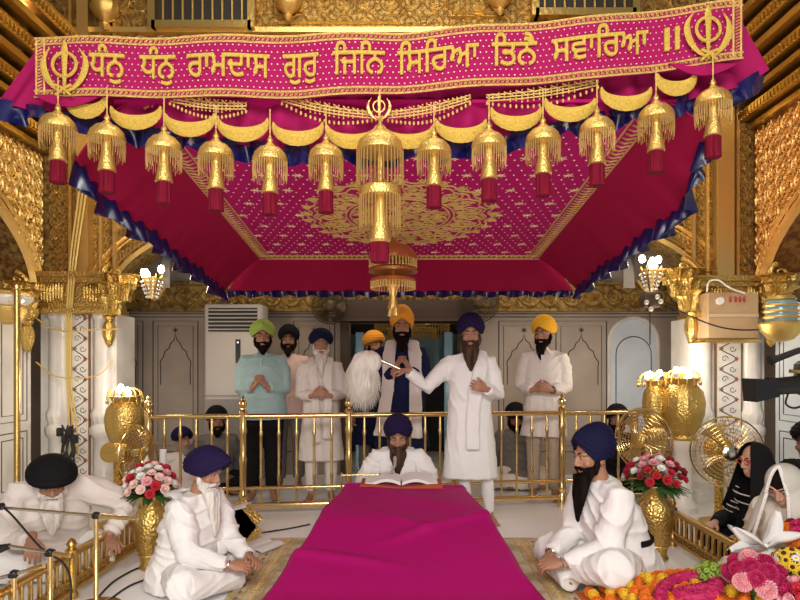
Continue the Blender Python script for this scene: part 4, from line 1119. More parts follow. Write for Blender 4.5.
def exR(t, J):
    snap = snapper(t); m = MB(); n = 44
    pts = [snap((0, -.02, .29), (math.cos(3.6*i/n), math.sin(3.6*i/n), 0)) for i in range(n)]
    pts = [(pts[max(0, i-1)]+pts[i]+pts[min(i+1, n-1)])/3 for i in range(n)]
    m.tube(pts, [.018]*n, 8, ry=[.007]*n, side=V((0, 0, 1)))
    pts = [snap((0, -.02, lerp(.29, .56, i/12)), (lerp(.9, .1, i/12), .75, 0)) for i in range(13)]
    m.tube(pts, [.007]*13, 8, ry=[.02]*13, side=V((.7, .7, 0)))
    m.build('black_sash', M['c_black'], t)
    for q in (-1, 1):
        m = MB(); d = (J['W'][q]-J['E'][q]).normalized(); m.torus(J['W'][q]-d*.01, .031, .005, 18, 6, axis=d); m.build('steel_bangle', M['steel'], t)
person('black-bearded man in navy turban, white robes and black sash seated right of the platform', (1.34, 3.66, .0), -1.30, 'sit', s=1.05, top='c_white', girth=1.12, skin='skin', turban=('t_navy', 'peak', dict(rx=.112, ry=.128, ht=.19, front=.10, side=-.01, tilt=.25)), feet=False, beard=('b_black', .26, .07),
       pitch=.18, lean=.13, neckfwd=.02, wr=(-.06, -.42, .19), wl=(.10, -.44, .19), hr=((.6, -.75, -.1), (.4, .2, -.8)), hl=((-.5, -.85, -.1), (-.4, .2, -.8), 1), curl=(.9, .8), seed=14, extra=exR, knees=((-.30, -.30, .15), (.33, -.28, .22)), ankles=((.10, -.38, .075), (-.06, -.36, .10)), voxel=.010, fold=.010)
# --- old man stooping over the low left fence
person('white-bearded old man in round black turban stooping over the low gilt fence', (-2.32, 3.98, 0), .55, 'sit', s=1.02, top='c_white_back', girth=1.2, skin='skin', turban=('t_black', 'round', dict(rx=.135, ry=.15, ht=.15, front=.05, side=.0)), beard=('b_white', .20, .075),
       pitch=.55, lean=.28, headoff=(0, -.06, -.13), wr=(-.10, -.45, .30), wl=(.30, -.40, .24), hr=((0, -.8, -.5), (0, 0, -1)), hl=((.2, -.9, -.3), (0, 0, -1), -1), poleL=(.8, .3, .2), curl=(.6, .9), seed=16, voxel=.011)
# --- devotees seated beyond the railing
person('seated devotee in cream clothes bowed behind the right railing', (at(514, 6.7), 6.7, 0), .2, 'sit', s=1.0, skin='skin_dark', top='c_grey', pants='c_cream', turban=('t_black', 'round', {}), beard=('b_black', .06, .05), pitch=.5, seed=20)
person('seated person in dark clothes behind the left railing near the air conditioner', (at(220, 6.55), 6.42, 0), .4, 'sit', s=.98, skin='skin_dark', top='c_grey', pants='c_black', turban=('t_black', 'round', {}), beard=('b_black', .06, .05), seed=21)
person('seated person in navy turban behind the railing left of the bouquet', (at(186, 6.0), 5.85, 0), .9, 'sit', s=.80, skin='skin', top='c_white_back', pants='c_white_back', turban=('t_navy', 'peak', {}), beard=('b_grey', .08, .05), seed=22)
person('seated person in black headwear behind the right railing by the gilt fan', (at(628, 6.1), 6.4, 0), -.4, 'sit', s=1.0, skin='skin_dark', top='c_black', pants='c_black', turban=('t_black', 'round', {}), beard=('b_black', .06, .05), seed=23)
# --- women beyond the right fence
def shawl_mb(HM, J, drop=.30, r=1.0, frontL=None, open_=.9):
    """head covering: hood over the head, open at the face, falling over neck and shoulders"""
    m = MB()
    def f(u, v):
        a = lerp(-PI+open_, PI-open_, u)           # 0 = back of head
        if v < .5:
            t = v/.5; ph = t*PI/2; r_ = math.sin(ph)
            rr = (.100*r_*math.sin(a), .118*r_*math.cos(a), .125*math.cos(ph))
            p = HM @ V((rr[0]*1.02, rr[1]+.008-.02*(1-r_), rr[2]+.012))
            return p
        t = (v-.5)/.5; k = 1+t*.9*r
        q = HM @ V((.102*math.sin(a), .118*math.cos(a)+.008, .012)); p = q.copy()
        c = HM.translation; p.x = c.x+(q.x-c.x)*k; p.y = c.y+(q.y-c.y)*k*(1 if math.cos(a) > 0 else 1.0)+.02*t; p.z = q.z-drop*t+.008*math.sin(a*9)*t
        return p+V((.01*math.sin(a*7+t*3)*t, 0, 0))
    m.shell(f, 60, 36, .007, V((0, 0, 1)))
    return m
def exW1(t, J):
    m = shawl_mb(J['HM'], J, .34, 1.15, open_=.62); m.build('black_headscarf', M['c_black'], t, auto=False)
    m = MB(); m.tube(curve([(.06, -.12, .60), (.02, -.17, .5), (-.02, -.20, .36), (-.03, -.24, .2)], 16), [.06]*16, 12, ry=[.02]*16, side=V((1, 0, 0))); blob(m, .009, 2, fold_fn('hang', .008, 3)).build('scarf_end', M['c_black'], t, auto=False)
    m = MB(); HM = J['HM']
    for s_ in (-1, 1):
        R = HM.to_3x3(); cc = HM @ V((s_*.031, -.098, .012)); m.tube([cc+R @ V((.024*math.cos(2*PI*i/16), 0, .018*math.sin(2*PI*i/16))) for i in range(16)], .003, 6, closed=True)
        m.tube([HM @ V((s_*.055, -.096, .016)), HM @ V((s_*.078, -.05, .016)), HM @ V((s_*.084, .01, .008))], .0025, 6)
    m.build('spectacles', M['print_red'], t)
    m = MB()
    for q in (-1, 1):
        for i in range(6):
            t_ = .1+i*.14; p = J['S'][q].lerp(J['E'][q], t_); d = (J['E'][q]-J['S'][q]).normalized(); m.torus(p, .0815-.012*t_, .004, 22, 6, axis=d)
    for i in range(6): z = .17+i*.065; m.tube([V((.205*math.cos(2*PI*k/30), -.10*max(0, z-.13)/.47-.0+.155*math.sin(2*PI*k/30), z)) for k in range(30)], .005, 6, closed=True)
    m.build('cream_stripe', M['c_cream'], t)
person('woman in black headscarf, red glasses and black top with cream stripes, beyond the right fence', (2.52, 4.08, 0), -1.35, 'sit', s=.94, skin='skin_light', top='c_black', pants='c_black', turban=None, beard=None, female=True, pitch=.12, lean=.08, wr=(-.15, -.35, .26), wl=(.20, -.38, .26), hr=((.4, -.9, -.1), (0, 0, -1)), hl=((-.4, -.9, -.1), (0, 0, -1), -1), seed=30, extra=exW1, headoff=(0, -.02, -.02))
M['lace'] = mat('lace', (.86, .82, .74), .8, 0, .8, 150, alpha=.55); M['lace_edge'] = mat('lace_edge', (.86, .83, .78), .8, 0, .8, 120)
def exW2(t, J):
    m = shawl_mb(J['HM'], J, .26, 1.2, open_=.60); v = m.build('lace_veil', M['lace'], t, auto=False)
    m = MB(); HM = J['HM']
    h = MB(); h.ell(HM @ V((0, .012, .035)), (.083, .100, .094), 16, 12, HM.to_3x3()); h.ell(HM @ V((0, .10, -.03)), (.04, .04, .04), 12, 8); blob(h, .01, 1).build('hair', M['b_black'], t, auto=False)
    for s_ in (0, 1):
        for i in range(36):
            a = (-PI+.60) if s_ == 0 else (PI-.60); v_ = i/35
            k = 1+max(0, v_-.45)*1.3; q = HM @ V((.104*math.sin(a)*min(1, v_*2.2+.05), .12*math.cos(a)*min(1, v_*2.2+.05), .135*math.cos(min(1, v_*2.2)*PI/2)+.010)); c = HM.translation
            p = V((c.x+(q.x-c.x)*k, c.y+(q.y-c.y)*k, q.z-max(0, v_-.45)*.45)); m.ell(p, .011, 6, 5)
    m.build('lace_edging', M['lace_edge'], v)
person('woman under a white lace veil with lowered head, behind the flower bouquet', (2.27, 3.42, 0), -1.0, 'sit', s=.93, skin='skin_light', top='c_cream', pants='c_cream', turban=None, beard=None, female=True, pitch=.5, lean=.1, seed=31, extra=exW2, headoff=(0, -.03, -.04))
person('person in black clothes at the right edge behind the veiled woman', (3.06, 4.45, 0), -1.2, 'sit', s=1.0, skin='skin_dark', top='c_black', pants='c_black', turban=('t_black', 'round', {}), beard=None, seed=33)
# ================================================================ PLATFORM, RAILING, FENCES
# draped platform
t = thing('draped_platform', 'low platform fully covered by a smooth deep magenta cloth, centre front', 'platform', (0, 4.0, 0))
m = MB(); m.bevbox((.02, 4.25, .14), (.78, .44, .28), .02); m.build('platform_block', M['dark_wood'], t, world=True)
m = MB()
def rf(u, v):
    Y = lerp(2.75, 4.56, v); c = interp([2.75, 3.3, 4.56], [.02, .02, .03], Y)
    hw = interp([2.75, 3.3, 3.6, 4.0, 4.3, 4.56], [.88, .80, .73, .62, .57, .50], Y)
    zt = interp([2.75, 3.0, 3.3, 3.7, 3.95, 4.2, 4.45, 4.56], [.015, .02, .06, .20, .305, .355, .39, .40], Y)
    s_ = (u-.5)*2; a = abs(s_)
    k = min(1, a/.80); x = c+hw*(k*.92+max(0, a-.80)/.20*.08)*(1 if s_ > 0 else -1)
    drop = max(0, (a-.76)/.24); z = zt*(1-drop**1.6)+.008
    fo = .012*math.sin(Y*9+s_*5+noise.noise(V((x*2, Y*2, 0)))*4)*(.25+drop)*min(1, zt*6)
    w = .020*max(0, noise.noise(V((x*1.5+3, Y*4+x*2.2, 1))))+.026*math.exp(-((Y-3.78-.42*x)/.035)**2)*min(1, max(0, (x+.2)*3))+.030*math.exp(-((Y-3.52+.20*x)/.035)**2)*min(1, max(0, (.15-x)*3))+.018*math.exp(-((Y-3.95+.55*x)/.04)**2)*min(1, max(0, (.35-abs(x))*4))
    return V((x+fo*(1 if s_ > 0 else -1)*1.5, Y, z+w*min(1, zt*5)))
m.shell(rf, 90, 110, .008, V((0, 0, 1))); m.build('cover_cloth', M['rumala'], t, world=True)
m = MB(); q = [rf(i/60, 1)+V((0, .002, .012)) for i in range(61)]; m.tube(q, .008, 6); m.build('cloth_hem', M['rumala'], t, world=True)
# open book
t = thing('open_book', 'large open scripture book lying on the magenta platform before the reader', 'book', (.01, 4.64, .405))
for s_ in (-1, 1):
    m = MB(); m.shell(lambda u, v: V((s_*(.006+u*.27), lerp(-.09, .12, v), .042+.030*math.sin(min(1, u*1.25)*PI)*.9-.004*u+.02*v)), 16, 4, .022, V((0, 0, -1))); m.build('page_block', M['c_white'], t)
m = MB()
for s_ in (-1, 1): m.bar((s_*.003, -.01, -.004), (s_*.31, -.01, .016), .26, .04, V((0, 0, 1)))
m.build('cover', mat('orange_cloth', (.38, .06, .012), .7), t, smooth=False)
m = MB(); m.bevbox((.02, 4.62, .19), (.60, .10, .375), .015); tag(m.build('book_stand', M['dark_wood']), 'dark wooden stand under the open book behind the magenta cloth', 'stand')

# patterned carpet
M['carpet'] = mat('carpet', (.42, .34, .20), .9, 0, .4, 200, (.60, .52, .36), 7, cpos=(.42, .55), detail=6)
m = MB(); m.box((.03, 3.75, .006), (2.05, 1.72, .010)); cp = tag(m.build('carpet', M['carpet'], smooth=False), 'patterned beige and gold carpet beneath the magenta platform', 'carpet')
m = MB(); UP = V((0, 0, 1))
for s_ in (-1, 1):
    for x0 in (.83, .93, 1.0):
        m.ridge([(s_*x0+.03, 2.92, .0112), (s_*x0+.03, 4.58, .0112)], .012, .003, UP)
    for j in range(40): spiral(m, lambda x, y: V((x, y, .0112)), UP, s_*.88+.03, 2.95+j*.0415, .026, 1.3, j, 1, .009, .003, 10, False)
m.ridge([(-.96, 4.56, .0112), (1.02, 4.56, .0112)], .02, .003, UP); m.build('gold_pattern', M['zari'], cp, smooth=False)
m = MB()
for s_ in (-1, 1):
    for j in range(16):
        c = V((s_*.965+.03, 3.0+j*.1, .0115))
        for k in range(4): a = PI/2*k; m.ridge([c, c+V((.02*math.cos(a), .03*math.sin(a), 0))], [.02, .004], .002, UP)
tag(m.build('brown_pattern', M['inlay_brown'], cp, smooth=False), kind='stuff')
M['sheet'] = mat('sheet', (.86, .85, .84), .8, 0, .2, 30)
m = MB(); m.shell(lambda u, v: V((lerp(-1.78, 1.86, u), lerp(2.6, 5.12+.10*math.sin(u*3), v), .003+.003*noise.noise(V((u*14, v*14, 0))))), 70, 60, .003, V((0, 0, -1)))
tag(m.build('floor_sheet', M['sheet']), 'white cotton sheet spread over the floor between the two low fences', 'sheet')

# main railing
RA, RB = V((-2.22, 5.22, 0)), V((2.55, 5.80, 0)); RD = (RB-RA); RL = RD.length; RD.normalize(); RZ = math.atan2(RD.y, RD.x)
rail = thing('railing', 'tall polished brass railing across the hall, behind the reader', 'railing', RA, RZ)
def railpx(px): # parameter along the rail seen at px
    k = (px-400)/600; return (k*RA.y-RA.x)/(RD.x-k*RD.y)
m = MB(); m.tube([(0, 0, .885), (RL, 0, .885)], .028, 12, ry=.022); m.build('top_rail', M['brass_rail'], rail)
for z, h in ((.245, .03), (.09, .045)):
    m = MB(); m.bevbox((RL/2, 0, z), (RL, .04, h), .008); m.build('lower_rail', M['brass_rail'], rail)
posts = [railpx(p) for p in (243, 349, 455, 562)]; sp = (posts[3]-posts[0])/3; posts = [max(.03, posts[0]-sp)]+posts+[min(RL-.03, posts[3]+sp)]
for x in posts:
    m = MB(); m.lathe([(.045, 0), (.045, .12), (.034, .14), (.042, .17), (.034, .2), (.028, .24), (.030, .45), (.036, .5), (.028, .55), (.028, .72), (.038, .76), (.03, .80), (.034, .9), (.04, .93), (.03, .945)], 16, (x, 0, 0)); p = m.build('post', M['brass_rail'], rail)
    m = MB(); m.lathe([(.022, .94), (.018, .955), (.034, .975), (.038, .995), (.030, 1.02), (.014, 1.035), (.018, 1.05), (.008, 1.068), (.001, 1.07)], 16, (x, 0, 0)); m.build('finial', M['brass_rail'], p)
bal = None
for a, b in zip(posts, posts[1:]):
    n = max(2, round((b-a)/.145))
    for i in range(1, n):
        x = lerp(a, b, i/n)
        if bal is None:
            m = MB(); m.lathe([(.010, .09), (.011, .24), (.012, .3), (.016, .34), (.012, .37), (.012, .56), (.012, .70), (.018, .73), (.012, .76), (.011, .88)], 10); bal = m.build('baluster', M['brass_rail'], rail); bal.location.x = x
        else: c = bal.copy(); COL.objects.link(c); c.parent = rail; c.location.x = x

# low gilt fences with little arches
def fence(label, a, b, h=.27):
    a, b = V(a), V(b); d = b-a; L_ = d.length; t = thing('low_fence', label, 'fence', a, math.atan2(d.y, d.x))
    m = MB(); m.bevbox((L_/2, 0, h-.014), (L_, .05, .028), .006); m.build('top_rail', M['gold'], t)
    m = MB(); m.bevbox((L_/2, 0, .05), (L_, .045, .026), .006); m.build('bottom_rail', M['gold'], t)
    m = MB(); m.bevbox((L_/2, 0, .11), (L_, .03, .012), .003)
    n = int(L_/.05)
    for i in range(n): x = (i+.5)*L_/n; m.bar((x-.018, 0, .063), (x+.018, 0, .105), .012, .014); m.bar((x+.018, 0, .063), (x-.018, 0, .105), .012, .014)
    m.build('lattice_band', M['gold'], t, smooth=False)
    for x in (0, L_/2, L_):
        m = MB(); m.lathe([(.036, 0), (.036, .03), (.028, .04), (.028, h-.03), (.036, h-.02), (.036, h+.01), (.02, h+.02), (.03, h+.04), (.022, h+.06), (.004, h+.075)], 14, (x, 0, 0)); m.build('post', M['gold'], t)
    n = int(L_/.072); bl = None
    for i in range(1, n):
        x = L_*i/n
        if abs(x-L_/2) < .03: continue
        if bl is None:
            m = MB(); m.bevbox((0, 0, (.115+h-.03)/2), (.020, .022, h-.145), .004)
            m.tube([(0, 0, h-.075), (.014, 0, h-.045), (.030, 0, h-.033)], .007, 6); m.tube([(0, 0, h-.075), (-.014, 0, h-.045), (-.030, 0, h-.033)], .007, 6)
            bl = m.build('baluster', M['gold'], t); bl.location.x = x
        else: c = bl.copy(); COL.objects.link(c); c.parent = t; c.location.x = x
    return t
fence('low gilt fence running along the left edge of the white sheet', (-1.86, 4.32, 0), (-1.90, 2.55, 0))
fence('low gilt fence along the right edge of the white sheet, before the women', (2.02, 4.45, 0), (2.02, 2.7, 0))

# ================================================================ BACKGROUND OBJECTS
t = thing('air_conditioner', 'tall cream floor-standing air conditioner behind the green-turbaned man', 'air conditioner', (at(236, 7.0), 7.05, 0))
m = MB(); m.bevbox((0, 0, 1.03), (.66, .36, 2.02), .02); m.build('cabinet', M['white_plastic'], t)
m = MB(); m.box((0, -.181, 1.86), (.56, .012, .27)); m.build('louvre_recess', M['dark'], t, smooth=False)
for i in range(6): m = MB(); m.box((0, -.192, 1.75+i*.044), (.56, .02, .010), mtx=Matrix.Rotation(.5, 3, 'X')); m.build('louvre', M['white_plastic'], t, smooth=False)
m = MB(); m.box((.06, -.184, 1.50), (.055, .012, .27)); m.build('control_display', M['black_plastic'], t, smooth=False)
m = MB(); m.ell((.06, -.192, 1.60), (.011, .004, .011), 10, 6); m.build('indicator_light', mat('led', (.6, .75, .9), .4, emit=1.5), t)
m = MB(); m.box((0, -.183, .70), (.64, .006, .50)); m.box((0, -.184, .99), (.65, .008, .012)); m.build('lower_panel', M['grey_plastic'], t, smooth=False)

# chandelier reflection in the doorway glass, modelled as a solid chandelier
c = P(412, 322, 8.35)
t = thing('chandelier', 'reflection of a golden crystal chandelier, modelled solid, in the dark doorway behind the orange turban', 'chandelier', c)
m = MB(); m.torus((0, 0, 0), .52, .02, 40, 6); m.torus((0, 0, -.10), .34, .015, 32, 6); m.tube([(0, 0, 0), (0, 0, 2.7-c.z)], .01, 6)
for k in range(6): a = PI*k/3; m.tube([(0, 0, .12), (.52*math.cos(a), .52*math.sin(a), 0)], .008, 5)
m.build('frame', M['gold_bright'], t)
m = MB()
for k in range(60):
    a = 2*PI*k/60
    for r, z, n in ((.52, 0, 5), (.34, -.10, 5)):
        for j in range(n): m.ell((r*math.cos(a), r*math.sin(a), z-.028-.026*j), .011, 5, 4)
m.build('crystal_drops', M['zari'], t)
m = MB()
for k in range(12): a = 2*PI*k/12+.1; m.ell((.5*math.cos(a), .5*math.sin(a), .045), (.018, .018, .026), 8, 6)
m.build('bulbs', mat('bulb_small', (1, .75, .4), .4, emit=14), t)

def fan(name, label, loc, r, yaw, stand, pitch=0, tone='brass_rail', hubmat='gold_chased', drum=.10, drumlen=.22, post='gold_chased', ped=True):
    """loc: cage centre; cage faces -Y before turning"""
    t = thing(name, label, 'fan', (loc[0], loc[1], 0)); z = loc[2]
    Rm = Matrix.Rotation(yaw, 4, 'Z') @ Matrix.Rotation(pitch, 4, 'X'); T = Matrix.Translation((0, 0, z)) @ Rm
    def put(mb, nm, mt_): o = MB(); o.join(mb, T); return o.build(nm, M[mt_], t)
    m = MB()
    for k in range(8):
        rr = r*(k+1.2)/9.2; dp = .075*math.sqrt(max(0, 1-(rr/r)**2))
        m.torus((0, -dp, 0), rr, .0022, 40, 4, axis=(0, 1, 0))
        if k % 2: m.torus((0, dp, 0), rr, .0022, 40, 4, axis=(0, 1, 0))
    for k in range(40):
        a = 2*PI*k/40
        for s_ in (-1, 1): m.tube([(rr_*r*math.cos(a), s_*.075*math.sqrt(1-rr_**2), rr_*r*math.sin(a)) for rr_ in (.12, .4, .65, .85, .95, 1)], .0018, 4)
    m.torus((0, 0, 0), r, .007, 44, 6, axis=(0, 1, 0)); put(m, 'cage', tone)
    m = MB()
    for k in range(3):
        a0 = 2*PI*k/3
        def bf(u, v, a0=a0):
            a = a0+lerp(-.42, .42, v)*(.5+.6*u); rr = lerp(.05, .86*r, u); return V((rr*math.cos(a), -.01+.022*(v-.5)*2, rr*math.sin(a)))
        m.shell(bf, 8, 8, .003, V((0, -1, 0)))
    m.lathe([(.03, -.035), (.04, -.01), (.04, .03)], 16, axis=(0, 1, 0)); put(m, 'blades', 'brass_dim' if tone != 'wire_dark' else tone)
    m = MB(); m.lathe([(.015, -.100), (.04, -.096), (.062, -.085), (.062, -.073), (.03, -.072)], 20, axis=(0, 1, 0)); put(m, 'hub_badge', hubmat)
    m = MB(); m.lathe([(.03, .06), (drum*.85, .07), (drum, .09), (drum, .06+drumlen*.9), (drum*.85, .06+drumlen), (.02, .065+drumlen)], 22, axis=(0, 1, 0)); put(m, 'motor_drum', hubmat if hubmat != 'steel' else 'gold_chased')
    mc = T @ V((0, .06+drumlen*.5, 0))
    if ped:
        m = MB(); m.tube([(mc.x, mc.y, mc.z-drum*.8), (mc.x, mc.y, .06)], [.028, .034], 14); 
        for k in range(26): zz = lerp(.1, mc.z-drum, k/25); m.torus((mc.x, mc.y, zz), .034, .008, 14, 5, axis=(.3, 0, 1))
        m.build('post', M[post], t)
        m = MB(); m.lathe([(.16, 0), (.16, .02), (.10, .035), (.05, .05), (.04, .10)], 24, (mc.x, mc.y, 0)); m.build('base', M[post], t)
    else:
        m = MB(); m.tube([mc, mc+V((0, .05, .05)), (0, stand-loc[1], loc[2]+.12-0)], .014, 8) if False else m.tube([mc, (mc.x, stand-loc[1], z+.02)], .02, 8); m.lathe([(.06, 0), (.06, .03)], 16, (mc.x, stand-loc[1]-.03, z+.02), axis=(0, 1, 0)); m.build('wall_arm', M['wire_dark'], t)
    return t
fan('pedestal_fan', 'gilt pedestal fan seen edge-on beside the left flower vase', (at(137, 5.0), 5.0, .60), .23, 1.35, 0, drum=.085, drumlen=.24)
fan('pedestal_fan', 'gilt pedestal fan turned away, just above the right flower vase', (at(643, 4.95), 4.95, .72), .26, -.95, 0, drum=.085, drumlen=.20)
fan('pedestal_fan', 'large gilt wire pedestal fan facing the hall, left of the headscarfed woman', (at(727, 4.9), 4.9, .63), .285, -.15, 0, hubmat='steel')
fan('wall_fan', 'dark wall fan high behind the canopy, left of the doorway', (at(330, 7.0), 7.0, 2.03), .21, .1, GY, tone='wire_dark', hubmat='wire_dark', drum=.06, drumlen=.12, ped=False)
fan('wall_fan', 'dark wall fan high behind the canopy, right of the doorway', (at(479, 7.0), 7.0, 2.07), .23, -.1, GY, tone='wire_dark', hubmat='wire_dark', drum=.06, drumlen=.12, ped=False)

def bulbs(mb, c, n, sp, r, seed):
    rr = random.Random(seed)
    for i in range(n): mb.ell(V(c)+V((rr.uniform(-sp, sp), rr.uniform(-sp, sp)*.5, rr.uniform(-sp, sp)*.6)), (r, r, r*1.25), 10, 8)
def urn(label, px, py_top, py_bot, Y, w, seed):
    c = P(px, py_bot, Y); h = (py_bot-py_top)*Y/600
    t = thing('urn_lamp', label, 'lamp', (c.x, Y, 0))
    z = c.z; R_ = w/2
    m = MB(); m.lathe([(R_*.55, z), (R_*.6, z+.02), (R_*.5, z+.05), (R_*.75, z+h*.2), (R_*.95, z+h*.42), (R_, z+h*.6), (R_*.9, z+h*.78), (R_*.6, z+h*.9), (R_*.7, z+h*.96), (R_*.75, z+h)], 28, flute=.03, fn=14); m.build('urn_body', M['gold_chased'], t)
    m = MB(); m.lathe([(.13, 0), (.13, .05), (.10, .08), (.08, .12), (.08, z-.10), (.11, z-.04), (.11, z)], 20); m.build('pedestal', M['marble'], t)
    m = MB(); bulbs(m, (0, 0, z+h+.055), 5, .065, .024, seed); m.build('bulbs', M['bulb'], t)
    m = MB()
    for i in range(14): a = 2*PI*i/14; m.tube(curve([(0, 0, z+h), (.06*math.cos(a), .06*math.sin(a), z+h+.07), (.13*math.cos(a), .13*math.sin(a), z+h+.04), (.15*math.cos(a), .15*math.sin(a), z+h-.03)], 8), .006, 5); m.ell((.15*math.cos(a), .15*math.sin(a), z+h-.05), (.010, .010, .02), 6, 5)
    m.build('crystal_arms', M['gold_bright'], t)
    l = bpy.data.lights.new('urn_bulb', 'POINT'); l.energy = 9; l.color = (1, .9, .75); l.shadow_soft_size = .08; lo = bpy.data.objects.new('urn_bulb', l); COL.objects.link(lo); lo.location = (c.x, Y-.05, z+h+.16)
    return t
urn('tall gilt urn lamp with bright bulbs, left of the railing', 125, 396, 452, 5.35, .33, 1)
urn('broad gilt urn lamp with bright bulbs near the right pier', 683, 378, 440, 5.5, .37, 2)
urn('narrow reflection of the broad right gilt urn lamp, built solid just left of it', 655, 380, 438, 5.62, .22, 3)  # thinner solid urn standing in for the mirrored image of the broad one
def sconce(label, px, py, Y, seed, wy):
    c = P(px, py, Y); t = thing('wall_lamp', label, 'lamp', c)
    m = MB(); bulbs(m, (0, 0, 0), 6, .09, .03, seed); m.build('bulbs', M['bulb'], t)
    m = MB(); m.lathe([(.01, -.26), (.03, -.24), (.02, -.2), (.06, -.12), (.09, -.06), (.04, -.05)], 18, flute=.06, fn=9); m.tube(curve([(0, 0, -.2), (0, .1, -.25), (0, wy-Y, -.12)], 10), .014, 8)
    for i in range(8): a = 2*PI*i/8; m.tube(curve([(0, 0, -.1), (.07*math.cos(a), .07*math.sin(a), -.09), (.1*math.cos(a), .1*math.sin(a), -.03)], 6), .006, 5)
    m.build('gilt_arm', M['gold_bright'], t)
    m = MB()
    for i in range(12):
        a = 2*PI*i/12
        for j in range(5): m.ell((.10*math.cos(a)*(1-j*.12), .10*math.sin(a)*(1-j*.12), -.10-.035*j), .011, 6, 5)
    m.build('crystal_drops', M['crystal'], t)
    l = bpy.data.lights.new('lamp_bulb', 'POINT'); l.energy = 7; l.color = (1, .9, .75); l.shadow_soft_size = .08; lo = bpy.data.objects.new('lamp_bulb', l); COL.objects.link(lo); lo.location = c+V((0, -.12, .03))
sconce('bright cluster lamp under the arch, right of the left gilded pier', 152, 272, 5.75, 4, WY+.1)
sconce('bright cluster lamp under the arch, left of the right gilded pier', 651, 264, 5.75, 5, WY+.1)
sconce('bright glaring lamp above the left end of the banner', 13, 22, 5.0, 6, 5.4)
t = thing('pendant_lamp', 'small reddish-brown lamp box with white bulbs below the right cluster lamp', 'lamp', P(650, 300, 5.6))
m = MB(); m.bevbox((0, 0, 0), (.16, .12, .15), .01); m.tube([(0, 0, .07), (0, .05, .25)], .008, 6); m.tube([(0, 0, -.07), (.01, .02, -.42)], .008, 6); m.build('housing', M['dark_wood'], t)
for x, z in ((-.06, -.03), (.04, .02), (-.02, -.09), (.07, -.02)): m = MB(); m.ell((x, -.07, z), .024, 10, 8); m.build('bulb', M['white_plastic'], t)

# cardboard box strapped on the right pier
t = thing('cardboard_box', 'brown cardboard box fixed on the right marble pier above the inlay', 'box', (at(727, 5.72), 5.72, EYE-(339-366)*5.72/600))
m = MB(); m.bevbox((0, 0, .215), (.47, .22, .43), .004); m.build('carton', M['cardboard'], t, smooth=False)
m = MB(); m.box((0, -.1125, .215), (.47, .003, .03)); m.box((0, -.113, .20), (.47, .002, .004)); m.build('tape_strip', M['tape'], t, smooth=False)
m = MB()
for x in (-.03, .02, .06, .10): m.box((x, -.1125, .355), (.022, .003, .030)); m.ridge([(x-.014, -.112, .372), (x, -.112, .392), (x+.014, -.112, .372)], .012, .003, NY)
m.build('red_print', M['print_red'], t, smooth=False)
m = MB(); m.lathe([(.035, -.012), (.035, .012)], 18, (-.13, -.118, .35), axis=(0, 1, 0)); m.build('round_label', M['c_white'], t)
m = MB(); m.bevbox((0, .06, -.02), (.52, .36, .03), .004); m.build('shelf_bracket', M['gold'], t)
# small gilt and glass lantern by the right side wall
c = P(781, 322, 5.15); t = thing('wall_lantern', 'ringed gilt glass lantern at the right edge above the video camera', 'lantern', c)
m = MB(); m.lathe([(.03, -.17), (.09, -.15), (.15, -.08), (.17, -.02), (.15, .0)], 24, flute=.03, fn=12); m.lathe([(.02, .24), (.10, .22), (.12, .19), (.02, .185)], 24); 
for z in (.04, .09, .14): m.torus((0, 0, z), .125, .014, 28, 6)
m.tube([(0, 0, .24), (.2, 0, .32), (3.5-c.x, 0, .3)], .012, 6); m.build('gilt_frame', M['gold_bright'], t)
m = MB(); m.lathe([(.11, 0), (.12, .02), (.12, .17), (.10, .19)], 20); m.build('glass', M['mirror_blue'], t)
c = P(8, 300, 4.9); t = thing('wall_lantern', 'wide glass and gilt lantern at the left edge under the red arch', 'lantern', c)
m = MB(); m.lathe([(.19, .03), (.20, .045), (.19, .06)], 28); m.lathe([(.03, -.20), (.10, -.18), (.15, -.1), (.16, -.06), (.12, -.05)], 24, flute=.03, fn=12); m.tube([(0, 0, .05), (-.2, .1, .12), (-3.5-c.x, .1, .12)], .012, 6); m.build('gilt_frame', M['gold_bright'], t)
m = MB(); m.lathe([(.13, -.05), (.18, .0), (.185, .035)], 24); m.build('glass', M['crystal'], t)
# gilt pole left
m = MB(); m.lathe([(.08, 0), (.08, .03), (.03, .05), (.024, .07), (.024, 1.93), (.034, 1.94), (.034, 1.97), (.01, 1.99)], 16); o = m.build('gilt_pole', M['gold']); o.location = (at(17, 4.75), 4.75, 0); tag(o, 'upright gilt pole at the far left before the marble panels', 'pole')
t = thing('side_table', 'small gilt side table half hidden behind the left bouquet', 'table', (at(152, 5.0), 4.98, 0))
m = MB(); m.lathe([(.12, .44), (.125, .45), (.12, .465)], 24); m.build('table_top', M['gold'], t)
m = MB(); m.lathe([(.10, 0), (.10, .02), (.03, .04), (.025, .25), (.03, .44)], 16); m.build('pedestal', M['gold'], t)
for px_, h_, r_, mt_, lb, ct in ((146, .18, .03, 'marble', 'white marble bottle-shaped vase on the small gilt table', 'vase'), (155, .21, .032, 'inlay_brown', 'slim brown wooden vase on the small gilt table', 'vase'), (163, .17, .028, 'c_white', 'plain white cylinder standing at the right of the small gilt table', 'cup')):
    m = MB(); m.lathe([(r_, 0), (r_, h_), (r_*.8, h_+.002)] if ct == 'cup' else [(r_*.7, 0), (r_, h_*.25), (r_*.9, h_*.5), (r_*.45, h_*.75), (r_*.5, h_*.93), (r_*.65, h_), (r_*.3, h_)], 18)
    o = m.build('cup' if ct == 'cup' else 'small_vase', M[mt_]); o.location = (at(px_, 4.98), 4.98, .466); tag(o, lb, ct)
